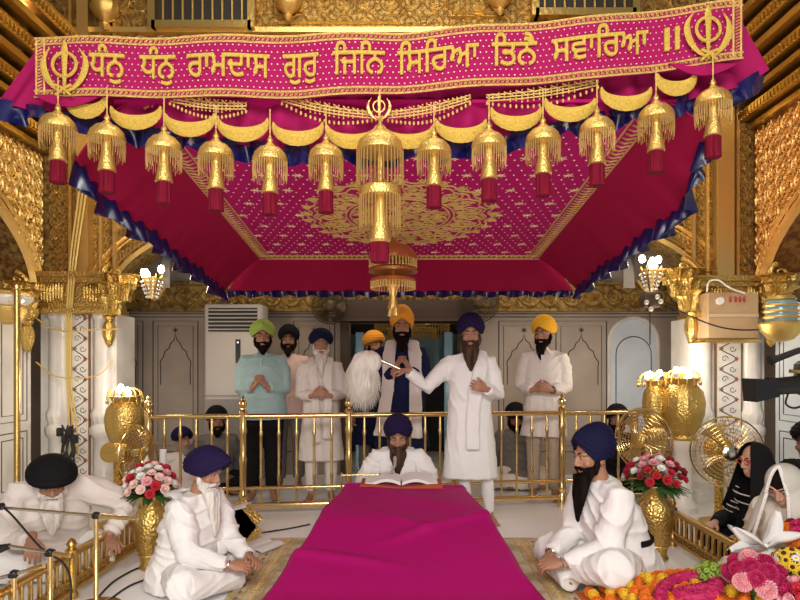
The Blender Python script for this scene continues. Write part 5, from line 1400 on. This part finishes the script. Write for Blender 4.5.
# cables on the left pier and across the right
def cable(label, pts, r=.012, mt_='zari', n=40):
    m = MB(); m.tube(curve(pts, n), r, 6); return tag(m.build('cable', M[mt_]), label, 'cable')
t = thing('cable_bundle', 'bundle of yellow cables running down the left pier', 'cable', P(72, 260, WY-.15))
for k, off in enumerate((-2, 1.5, 5)):
    m = MB(); m.tube(curve([P(84+off, 168, WY-.12), P(80+off, 200, WY-.16), P(72+off*.8, 260, WY-.20), P(68+off*.6, 320, WY-.19), P(68+off*.5, 380, WY-.18), P(71+off, 420, WY-.18), P(73+off, 455, WY-.17)], 40), .009, 6); m.build('strand', M['cable_yellow'], t, world=True)
cable('yellow cable looping across the left pier columns', [P(36, 362, 5.72), P(55, 376, 5.66), P(80, 378, 5.66), P(100, 374, 5.68), P(113, 360, 5.75)], .006)
cable('thin yellow cable tied across the top of the left pier', [P(36, 318, 5.7), P(50, 328, 5.66), P(72, 332, 5.6), P(90, 330, 5.66), P(120, 329, 5.7)], .007)
cable('dark cable sagging from the right bracket past the cardboard box', [P(660, 300, 5.6), P(690, 316, 5.5), P(720, 327, 5.4), P(750, 330, 5.3), P(800, 326, 5.1)], .008, 'black_plastic')
cable('loop of white cable lying above the cardboard box', [P(707, 292, 5.55), P(709, 282, 5.55), P(718, 280, 5.55), P(727, 286, 5.55), P(735, 290, 5.55), P(745, 293, 5.55)], .008, 'c_white')
t = thing('wiring_cluster', 'tangle of dark plugs and wires at the foot of the left pier inlay', 'wiring', P(66, 470, 5.5))
rr = random.Random(5)
m = MB()
for k in range(8):
    p0 = P(60+rr.random()*14, 425+rr.random()*6, 5.62); m.tube(curve([p0, P(58+rr.random()*18, 450, 5.6), P(58+rr.random()*18, 475, 5.56), P(56+rr.random()*22, 505, 5.6)], 16), .009, 6)
m.build('wires', M['rubber'], t, world=True)
for k in range(4): m = MB(); m.bevbox(P(60+k*5, 432+(k % 2)*7, 5.62), (.05, .05, .08), .006); m.build('plug', M['black_plastic'], t, world=True)

# ================================================================ WHISK, MICROPHONES, CAMERA
wh = thing('fly_whisk', 'fluffy white yak-hair whisk with silver handle raised over the reader', 'whisk', P(376, 362, 5.0))
hp = whisk_man.matrix_basis
hw = P(403, 371, 4.96)
m = MB(); m.tube([P(411, 374, 4.96), P(398, 368, 4.96), P(380, 360, 4.98), P(374, 357, 4.98)], [.016, .012, .013, .022], 12); m.build('silver_handle', M['steel'], wh, world=True)
m = MB(); root = P(376, 357, 4.98); rr = random.Random(3)
m.ell(P(363, 377, 4.98), (.125, .11, .215), 20, 14); m.ell(P(370, 362, 4.98), (.10, .08, .10), 14, 10); core = blob(m, .012, 3, lambda p, n: .012*noise.noise(V((p.x*30, p.y*30, p.z*6))))
core.build('hair_core', mat('yak_hair_core', (.80, .76, .68), .9, 0, 1, 60, stretch=(1, 1, .15)), wh, world=True, auto=False)
m = MB()
for i in range(1500):
    a = rr.uniform(0, 2*PI); h_ = rr.uniform(-1, 1); q = math.sqrt(max(0, 1-h_*h_)); c0 = P(363, 377, 4.98)
    s0 = c0+V((.115*q*math.cos(a), .10*q*math.sin(a), .20*h_)); out = V((.5*q*math.cos(a)-.1, .5*q*math.sin(a), -.9+.5*h_)).normalized()
    L_ = rr.uniform(.04, .10); m.tube([s0, s0+out*L_*.5, s0+out*L_+V((0, 0, -.02))], [.0016, .0012, .0004], 3, cap=False)
tag(m.build('loose_hair', mat('yak_hair', (.84, .80, .72), .9), wh, world=True, auto=False), kind='stuff')

t = thing('microphone_stand', 'slim boom microphone reaching in from the left in front of the reader', 'microphone', (at(344, 4.72)-.02, 4.72, 0))
c = t.location
m = MB(); m.lathe([(.10, 0), (.10, .012), (.02, .02), (.008, .03), (.008, .49)], 16); m.build('stand_pole', M['brass_rail'], t)
m = MB(); e = P(380, 475, 4.72)-c; m.tube([(0, 0, .47), e], .006, 8); m.ell(e, .014, 8, 6); m.build('boom', M['brass_rail'], t)
m = MB(); m.tube([e+V((.05, -.02, .005)), e+V((.10, -.02, .005))], .010, 8); m.tube([e, e+V((.06, -.02, .005))], .004, 6); m.build('clamp', M['black_plastic'], t)
m = MB(); q = P(395, 461, 4.72)-c; m.tube([e+V((.08, -.02, 0)), q+V((0, 0, -.03)), q], [.008, .012, .015], 10); m.ell(q+V((0, 0, .015)), (.017, .017, .026), 10, 8); m.build('microphone_capsule', M['grey_plastic'], t)
m = MB(); m.tube(curve([e+V((.09, -.02, 0)), e+V((.08, -.03, -.09)), e+V((.05, -.03, -.10)), e+V((.03, -.02, -.03)), e], 16), .004, 6); m.build('wire', M['black_plastic'], t)

def boom(label, A, B, Y, polepx, ext=None):
    a, b = P(*A, Y), P(*B, Y); bx_ = at(polepx, Y); t = thing('microphone_boom', label, 'microphone stand', (bx_, Y, 0)); c = t.location
    k = (bx_-a.x)/(b.x-a.x); j = a.lerp(b, k)
    m = MB(); m.lathe([(.13, 0), (.13, .012), (.03, .02), (.012, .04), (.012, j.z)], 16); m.build('pole', M['brass_rail'], t)
    m = MB(); m.tube([a-c, a.lerp(b, .72)-c], .009, 10); m.build('boom_arm', M['steel'], t)
    m = MB(); m.tube([a.lerp(b, .70)-c, b-c], .012, 10); m.build('grip_tube', M['brass_rail'], t)
    m = MB(); m.ell(j-c, .022, 10, 8); m.tube([j-c+V((0, -.03, 0)), j-c+V((0, .03, 0))], .012, 8); m.build('joint', M['black_plastic'], t)
    return t, a-c
t, e = boom('long silver microphone boom crossing in front of the stooping old man', (-6, 507), (138, 519), 3.3, 96)
m = MB(); m.tube([e, e+V((.05, 0, .004))], .02, 10); m.ell(e+V((.0, 0, 0)), .028, 10, 8); m.build('microphone_head', M['black_plastic'], t)
m = MB(); m.tube(curve([e+V((.06, -.01, 0)), e+V((.13, -.03, -.05)), e+V((.28, -.03, -.22)), e+V((.40, -.03, -.30)), e+V((.44, -.03, -.42)), e+V((.43, -.03, -.62))], 24), .006, 6); m.build('wire', M['black_plastic'], t)
t, e = boom('short silver microphone boom below the long one at the left', (8, 546), (70, 556), 3.0, 50)
m = MB(); m.tube([e+V((-.06, 0, -.02)), e+V((.01, 0, 0))], [.025, .014], 10); m.build('microphone_head', M['black_plastic'], t)
t, e = boom('lowest pale microphone boom in the bottom left corner', (-8, 580), (44, 566), 2.85, 14)
# small clamp stand behind fence
# video camera on a tripod at the right
VY = 3.5
t = thing('video_camera', 'black video camera with long lens hood pointing left, at the right edge', 'camera', (at(846, VY), VY, 0))
c = t.location; z0 = EYE-(388-366)*VY/600
def L(px, py): q = P(px, py, VY)-c; return q
m = MB(); m.bevbox(L(835, 378), (.42, .14, .20), .02); m.build('camera_body', M['black_plastic'], t)
m = MB(); m.tube([L(806, 384), L(780, 386)], [.055, .05], 18); m.tube([L(782, 386), L(768, 387)], [.050, .056], 18); m.build('lens_barrel', M['black_plastic'], t)
m = MB(); q = L(762, 388); m.tube([L(774, 388), L(749, 390)], [.070, .096], 4, ry=[.070, .096], side=V((0, .7, .7))); m.build('lens_hood', M['black_plastic'], t, smooth=False)
m = MB(); m.tube([L(800, 350), L(776, 359), L(770, 361)], [.018, .02, .03], 12); m.tube([L(806, 356), L(815, 368)], .015, 8); m.build('top_microphone', M['rubber'], t)
m = MB(); m.bar(L(790, 371), L(812, 373), .02, .02); m.build('accessory_arm', M['gold'], t, smooth=False)
m = MB(); m.tube(curve([L(788, 394), L(786, 404), L(796, 408), L(812, 400)], 14), .006, 6); m.build('wire', M['black_plastic'], t)
m = MB(); hz = L(840, 400).z; hx = L(840, 400).x
m.bevbox((hx, 0, hz-.02), (.16, .12, .07), .01); m.tube([(hx, 0, hz-.05), (hx, 0, .6)], .025, 12)
for k in range(3): a = 2*PI*k/3+.4; m.tube([(hx, 0, .72), (hx+.28*math.cos(a), .28*math.sin(a), .012)], [.018, .012], 8)
m.build('tripod', M['rubber'], t)

# ================================================================ FLOWERS
M['petal_pink'] = mat('petal_pink', (.80, .36, .40), .7); M['petal_red'] = mat('petal_red', (.50, .012, .03), .7); M['petal_white'] = mat('petal_white', (.85, .82, .76), .7)
M['petal_blush'] = mat('petal_blush', (.86, .60, .52), .7); M['petal_yellow'] = mat('petal_yellow', (.86, .56, .03), .7); M['petal_orange'] = mat('petal_orange', (.80, .20, .012), .7)
M['petal_magenta'] = mat('petal_magenta', (.48, .012, .10), .7); M['petal_maroon'] = mat('petal_maroon', (.26, .012, .02), .7)
M['leaf'] = mat('leaf', (.035, .10, .02), .6, 0, .3, 60, (.07, .17, .03), 12); M['leaf_light'] = mat('leaf_light', (.25, .42, .05), .6); M['flower_eye'] = mat('flower_eye', (.05, .02, .008), .8)
def rose_mb(r, rings=3, tight=.5, n0=5):
    m = MB()
    for k in range(rings):
        n = n0+k*2; rk = r*(.35+.65*(k+1)/rings)
        for i in range(n):
            a = 2*PI*i/n+k*.7; d = V((math.cos(a), math.sin(a), 0)); s_ = V((-d.y, d.x, 0)); up = V((0, 0, 1)); w = 2.4*rk/n*1.5
            hgt = r*(.95-.22*k)
            def f(u, v, d=d, s_=s_, rk=rk, w=w, hgt=hgt):
                uu = (u-.5)*2; return d*rk*(.30+.70*v**1.3)*(1-.18*uu*uu)+s_*uu*w*math.sin(min(1, v+.25)*PI*.62)+up*(hgt*v**.7-.12*r*uu*uu*v)
            m.shell(f, 4, 4, r*.03, V((0, 0, -1)))
    m.ell((0, 0, r*.5), (r*.28, r*.28, r*.45), 8, 6)
    return m
def pom_mb(r, n=70, seed=0):
    m = MB(); rr = random.Random(seed); m.ell((0, 0, 0), r*.72, 10, 8)
    for i in range(n):
        z = 1-2*(i+.5)/n; a = i*2.399963; q = math.sqrt(1-z*z); d = V((q*math.cos(a), q*math.sin(a), z)); x, y = basis(d); w = r*.2
        p0, p1, p2 = d*r*.6, d*r*.92+V((0, 0, .04*r)), d*r*rr.uniform(.98, 1.08)
        m.add([p0-x*w*.4, p0+x*w*.4, p1+x*w, p2+x*w*.4+y*w*.3, p2-x*w*.4+y*w*.3, p1-x*w, p1+y*w*.5], [(0, 1, 6), (1, 2, 6), (2, 3, 6), (3, 4, 6), (4, 5, 6), (5, 0, 6)])
    return m
def daisy_mb(r, n=12):
    m = MB()
    for i in range(n):
        a = 2*PI*i/n; d = V((math.cos(a), math.sin(a), 0)); s_ = V((-d.y, d.x, 0))
        m.add([d*r*.2, d*r*.55+s_*r*.2+V((0, 0, .05*r)), d*r+V((0, 0, -.08*r)), d*r*.55-s_*r*.2+V((0, 0, .05*r)), d*r*.55+V((0, 0, .12*r))], [(0, 1, 4), (1, 2, 4), (2, 3, 4), (3, 0, 4)])
    return m
def orient(d, spin=0):
    x, y = basis(V(d)); return Matrix((x, y, V(d).normalized())).transposed().to_4x4() @ Matrix.Rotation(spin, 4, 'Z')
_cache = {}
def flower(kind, name, mt_, loc, d, parent, r=1.0, spin=0):
    key = (kind, mt_)
    if key not in _cache:
        mb = {'rose': lambda: rose_mb(.03), 'pom': lambda: pom_mb(.03), 'bigpom': lambda: pom_mb(.03, 150), 'daisy': lambda: daisy_mb(.03), 'disc': lambda: None}[kind]()
        o = mb.build(name, M[mt_], None, smooth=kind == 'rose', auto=False); _cache[key] = o
    else: o = _cache[key].copy(); o.name = name; COL.objects.link(o)
    o.parent = parent; o.matrix_basis = Matrix.Translation(loc) @ orient(d, spin) @ Matrix.Scale(r, 4); return o
def leaf_mb(m, p, d, L_, w):
    d = V(d).normalized(); x, y = basis(d); m.shell(lambda u, v: V(p)+d*L_*v+x*(u-.5)*w*2*math.sin(PI*min(1, v*.95+.05))**.8+V((0, 0, -.25*L_*v*v))+y*abs(u-.5)*w*.5, 4, 7, .0015, y)
def vase_and_bouquet(px, pybot, pytop, Y, wv, cols, brx, brz, lab1, lab2, seed):
    c = P(px, pybot, Y); H_ = (pybot-pytop)*Y/600; R_ = wv/2
    t = thing('flower_vase', lab1, 'vase', (c.x, Y, 0.004))
    m = MB(); m.lathe([(R_*.62, 0), (R_*.70, .015), (R_*.58, .04), (R_*.68, H_*.2), (R_*.92, H_*.45), (R_, H_*.62), (R_*.93, H_*.72), (R_*.62, H_*.82), (R_*.58, H_*.88), (R_*.80, H_*.97), (R_*.82, H_), (R_*.74, H_), (R_*.52, H_*.88), (.01, H_*.86)], 32, flute=.02, fn=16); m.build('vase_body', M['gold_chased'], t)
    for zz, r_ in ((.82, .64), (.2, .70)): m = MB(); m.torus((0, 0, H_*zz), R_*r_, .008, 28, 6); m.build('raised_ring', M['gold_bright'], t)
    b = thing('bouquet', lab2, 'bouquet', (c.x, Y, H_)); rr = random.Random(seed)
    m = MB()
    for i in range(70):
        a = 2*PI*i/70*3+rr.random(); d = V((math.cos(a), math.sin(a), rr.uniform(-.25, .8))); leaf_mb(m, (d.x*.03, d.y*.03, .01), d, rr.uniform(.7, 1.0)*brx, .022)
    m.tube([(0, 0, -.05), (0, 0, .06)], .03, 10)
    tag(m.build('foliage', M['leaf'], b, auto=False), kind='stuff')
    for i in range(46):
        z = 1-(i+.5)/46*1.02; a = i*2.399963; q = math.sqrt(max(0, 1-z*z)); d = V((q*math.cos(a), q*math.sin(a), z))
        loc = V((d.x*brx*.92, d.y*brx*.92, .035+d.z*brz*.9)); k = cols[rr.randrange(len(cols))]
        flower('rose', k[0], k[1], loc, (d+V((0, 0, .2))), b, rr.uniform(.9, 1.25), rr.random()*6)
vase_and_bouquet(151, 573, 499, 3.93, .21, [('pink_rose', 'petal_pink'), ('pink_rose', 'petal_blush'), ('red_rose', 'petal_red'), ('cream_rose', 'petal_blush'), ('white_rose', 'petal_white')], .165, .175,
    'tall chased gilt vase standing left of the white-bearded seated man', 'round bouquet of pink, cream and red roses in the left vase', 5)
vase_and_bouquet(655, 565, 490, 4.12, .25, [('red_rose', 'petal_red'), ('pink_rose', 'petal_pink'), ('red_rose', 'petal_maroon'), ('red_rose', 'petal_red'), ('white_rose', 'petal_white')], .20, .165,
    'tall chased gilt vase standing behind the right seated man', 'wide bouquet of red and pink roses with white buds in the right vase', 6)
# heap of offerings in the lower right corner
def heapz(x, y):
    u = (x-1.02)/.95; v = (y-2.55)/.93
    e = math.sin(PI*min(1, max(0, v)))**.6*math.sin(PI/2*min(1, max(0, u)*2.6))
    return .016+(.13+.13*max(0, u))*e
m = MB(); m.shell(lambda u, v: V((lerp(1.02, 1.97, u), lerp(2.55, 3.48, v), heapz(lerp(1.02, 1.97, u), lerp(2.55, 3.48, v)))), 30, 26, .02, V((0, 0, -1)))
hp_ = tag(m.build('offering_cloth', mat('orange_drape', (.62, .12, .015), .8, 0, .2, 40)), 'orange cloth spread under the heap of offered flowers', 'cloth')
rr = random.Random(11); gm = []
cnt = 0
for i in range(420):
    x = rr.uniform(1.05, 1.90); y = rr.uniform(2.72, 3.44)
    px = 400+x*600/y
    if any((x-a)**2+(y-b)**2 < .046**2 for a, b in gm): continue
    gm.append((x, y)); yel = rr.random() < .35
    key = 'y' if yel else 'o'
    o = flower('pom', 'marigold', 'petal_yellow' if yel else 'petal_orange', V((x, y, heapz(x, y)+.028)), (rr.uniform(-.4, .4), rr.uniform(-.4, .4), 1), None, rr.uniform(.85, 1.1), rr.random()*6)
    tag(o, '%s marigold head in the loose flower heap at the bottom right' % ('yellow' if yel else 'orange'), 'flower', 'yellow marigolds in the heap' if yel else 'orange marigolds in the heap')
def garland(label, pts, r, mt_, seed, name='garland'):
    g = thing(name, label, 'garland', V(pts[0])); m = MB(); q = curve(pts, 60); r2 = random.Random(seed)
    m.tube([p-V(pts[0]) for p in q], r*.8, 8)
    for p in q:
        for k in range(9):
            d = V((r2.uniform(-1, 1), r2.uniform(-1, 1), r2.uniform(-.4, 1))).normalized(); b_ = p-V(pts[0])+d*r*.75; x, y = basis(d); w = r*.36
            m.add([b_-x*w, b_+y*w+d*r*.2, b_+x*w, b_-y*w+d*r*.3, b_+d*r*.12], [(0, 1, 4), (1, 2, 4), (2, 3, 4), (3, 0, 4)])
    m.build('petals', M[mt_], g, smooth=False); return g
def HP(px, py, z):
    Y = 3.0
    for _ in range(8): Y = (EYE-heapz((px-400)*Y/600, Y)-.05)*600/(py-366)
    return V(((px-400)*Y/600, Y, heapz((px-400)*Y/600, Y)+.05))
garland('thick crimson rose-petal garland looped on top of the marigold heap', [HP(660, 598, .24), HP(664, 588, .25), HP(678, 579, .26), HP(700, 576, .27), HP(714, 580, .27), HP(716, 588, .26), HP(700, 590, .25), HP(680, 594, .25), HP(692, 600, .24), HP(716, 604, .23)], .036, 'petal_magenta', 4)
def bunch(label, c, R, kinds, n, seed, leafm='leaf', up=.8, name='bouquet'):
    b = thing(name, label, 'bouquet', c); r2 = random.Random(seed); m = MB()
    for i in range(36):
        a = r2.random()*6.28; d = V((math.cos(a), math.sin(a), r2.uniform(-.2, .9))); leaf_mb(m, (0, 0, 0), d, R*r2.uniform(.8, 1.15), .016)
    m.tube([(0, 0, -R*.9), (0, 0, .02)], [.012, .03], 10)
    tag(m.build('foliage', M[leafm], b, auto=False), kind='stuff')
    for i in range(n):
        z = 1-(i+.5)/n*1.1; a = i*2.4+seed; q = math.sqrt(max(0, 1-z*z)); d = V((q*math.cos(a), q*math.sin(a), z)); k = kinds[r2.randrange(len(kinds))]
        loc = V((d.x*R*.9, d.y*R*.9, d.z*R*up)); o = flower(k[0], k[1], k[2], loc, d, b, k[3]*r2.uniform(.9, 1.1), r2.random()*6)
        if len(k) > 4:
            e = MB(); e.ell((0, 0, .004), (.010, .010, .006), 10, 6); e.build('flower_eye', M[k[4]], o)
bunch('bouquet of ruffled pink and crimson chrysanthemums, front of the bottom right heap', (1.68, 2.84, .32), .115, [('bigpom', 'pink_chrysanthemum', 'petal_pink', 1.5), ('bigpom', 'crimson_chrysanthemum', 'petal_magenta', 1.5)], 20, 3, up=.8)
bunch('bouquet of yellow daisies with dark centres and green sprigs near the veiled woman', (1.93, 2.95, .35), .10, [('daisy', 'yellow_daisy', 'petal_yellow', 1.25, 'flower_eye'), ('daisy', 'white_daisy', 'petal_white', .8, 'petal_yellow'), ('daisy', 'yellow_daisy', 'petal_yellow', 1.1, 'flower_eye')], 30, 4, 'leaf_light', .8)
bunch('bouquet of dark red and maroon blossoms at the right edge of the heap', (2.08, 3.10, .43), .10, [('bigpom', 'maroon_blossom', 'petal_maroon', 1.3), ('bigpom', 'orange_blossom', 'petal_orange', 1.1), ('rose', 'red_rose', 'petal_magenta', 1.2)], 26, 5)
bunch('low bunch of crimson roses filling the extreme bottom right corner', (1.82, 2.66, .28), .11, [('rose', 'crimson_rose', 'petal_magenta', 1.3), ('rose', 'pink_rose', 'petal_pink', 1.2), ('rose', 'red_rose', 'petal_red', 1.2)], 26, 8)
bunch('spray of bright green sprigs between the garland and the pink chrysanthemums', (1.56, 3.02, .29), .08, [('daisy', 'small_green_bloom', 'leaf_light', .6)], 26, 9, 'leaf_light', .7)
# white gauze bundle
m = MB(); rr = random.Random(9)
gz = thing('gauze_bundle', 'crumpled white gauze bundle with pointed ends lying before the veiled woman', 'gauze', P(762, 545, 3.12))
for i, (a, b, c_, w) in enumerate((((732, 527), (745, 538), (762, 548), .19), ((778, 511), (776, 530), (762, 548), .17), ((730, 550), (750, 545), (764, 550), .13), ((803, 534), (780, 536), (765, 550), .17))):
    p0, p1, p2 = P(*a, 3.08-.03*i), P(*b, 3.08), P(*c_, 3.12)
    def f(u, v, p0=p0, p1=p1, p2=p2, w=w, i=i):
        q = p0.lerp(p1, min(1, v*2)) if v < .5 else p1.lerp(p2, v*2-1); x, y = basis(p2-p0); ww = w*(.25+.75*math.sin(PI*v*.9+.15))*.5
        return q+x*(u-.5)*2*ww+y*.025*math.sin(u*9+i)*math.sin(PI*v+.3)
    k = MB(); k.shell(f, 16, 14, .004, V((0, -1, 0))); m.join(k)
m.ell(P(764, 552, 3.12), (.06, .05, .05), 12, 8); m.build('gauze_folds', M['c_white'], gz, world=True)
m = MB(); m.lathe([(.10, 0), (.11, .02), (.12, .16), (.13, .33), (.12, .345), (.02, .34)], 20); o = m.build('offering_basket', M['gold']); o.location = (P(764, 552, 3.12).x, 3.13, 0); tag(o, 'round gilt basket carrying the white gauze bundle behind the flowers', 'basket')

# ================================================================ SMALL THINGS ON THE SHEET
t = thing('folding_stand', 'small carved gilt book stand on the sheet left of the magenta platform', 'stand', (at(240, 4.55), 4.55, 0))
for s_ in (-1, 1): m = MB(); m.bar((s_*-.09, .0, .0), (s_*.10, 0, .24), .20, .022, V((0, 1, 0))); m.build('carved_leaf', M['gold_chased'], t, smooth=False)
m = MB(); m.shell(lambda u, v: V((lerp(-.12, .10, u), lerp(-.1, .1, v), .25+.03*abs(u-.5)*2+.01*math.sin(v*5))), 10, 6, .012, V((0, 0, 1))); o = m.build('folded_cloth', M['c_white']); o.location = (at(236, 4.55), 4.55, 0); tag(o, 'folded white cloth resting on the small carved stand', 'cloth')
m = MB(); m.shell(lambda u, v: V((lerp(-.11, .11, u), lerp(-.12, .12, v), .010+.02*abs(math.sin(u*PI*2))*.6)), 17, 4, .010, V((0, 0, 1))); o = m.build('booklet', M['c_white']); o.location = (at(262, 4.35), 4.35, .012); o.rotation_euler.z = -.5; tag(o, 'open white booklet on the carpet in front of the left seated man', 'booklet')
cable('thin dark cable trailing over the sheet beside the small carved stand', [(at(252, 4.7), 4.7, .012), (at(275, 4.8), 4.8, .012), (at(295, 4.9), 4.9, .012), (at(310, 5.0), 5.0, .012)], .006, 'rubber')
cable('dark looping cable on the sheet beside the left fence', [(at(85, 3.35)+.12, 3.3, .012), (-1.62, 3.6, .012), (-1.5, 3.85, .012), (-1.68, 3.95, .012), (-1.75, 3.7, .012), (-1.72, 3.4, .012)], .006, 'rubber')
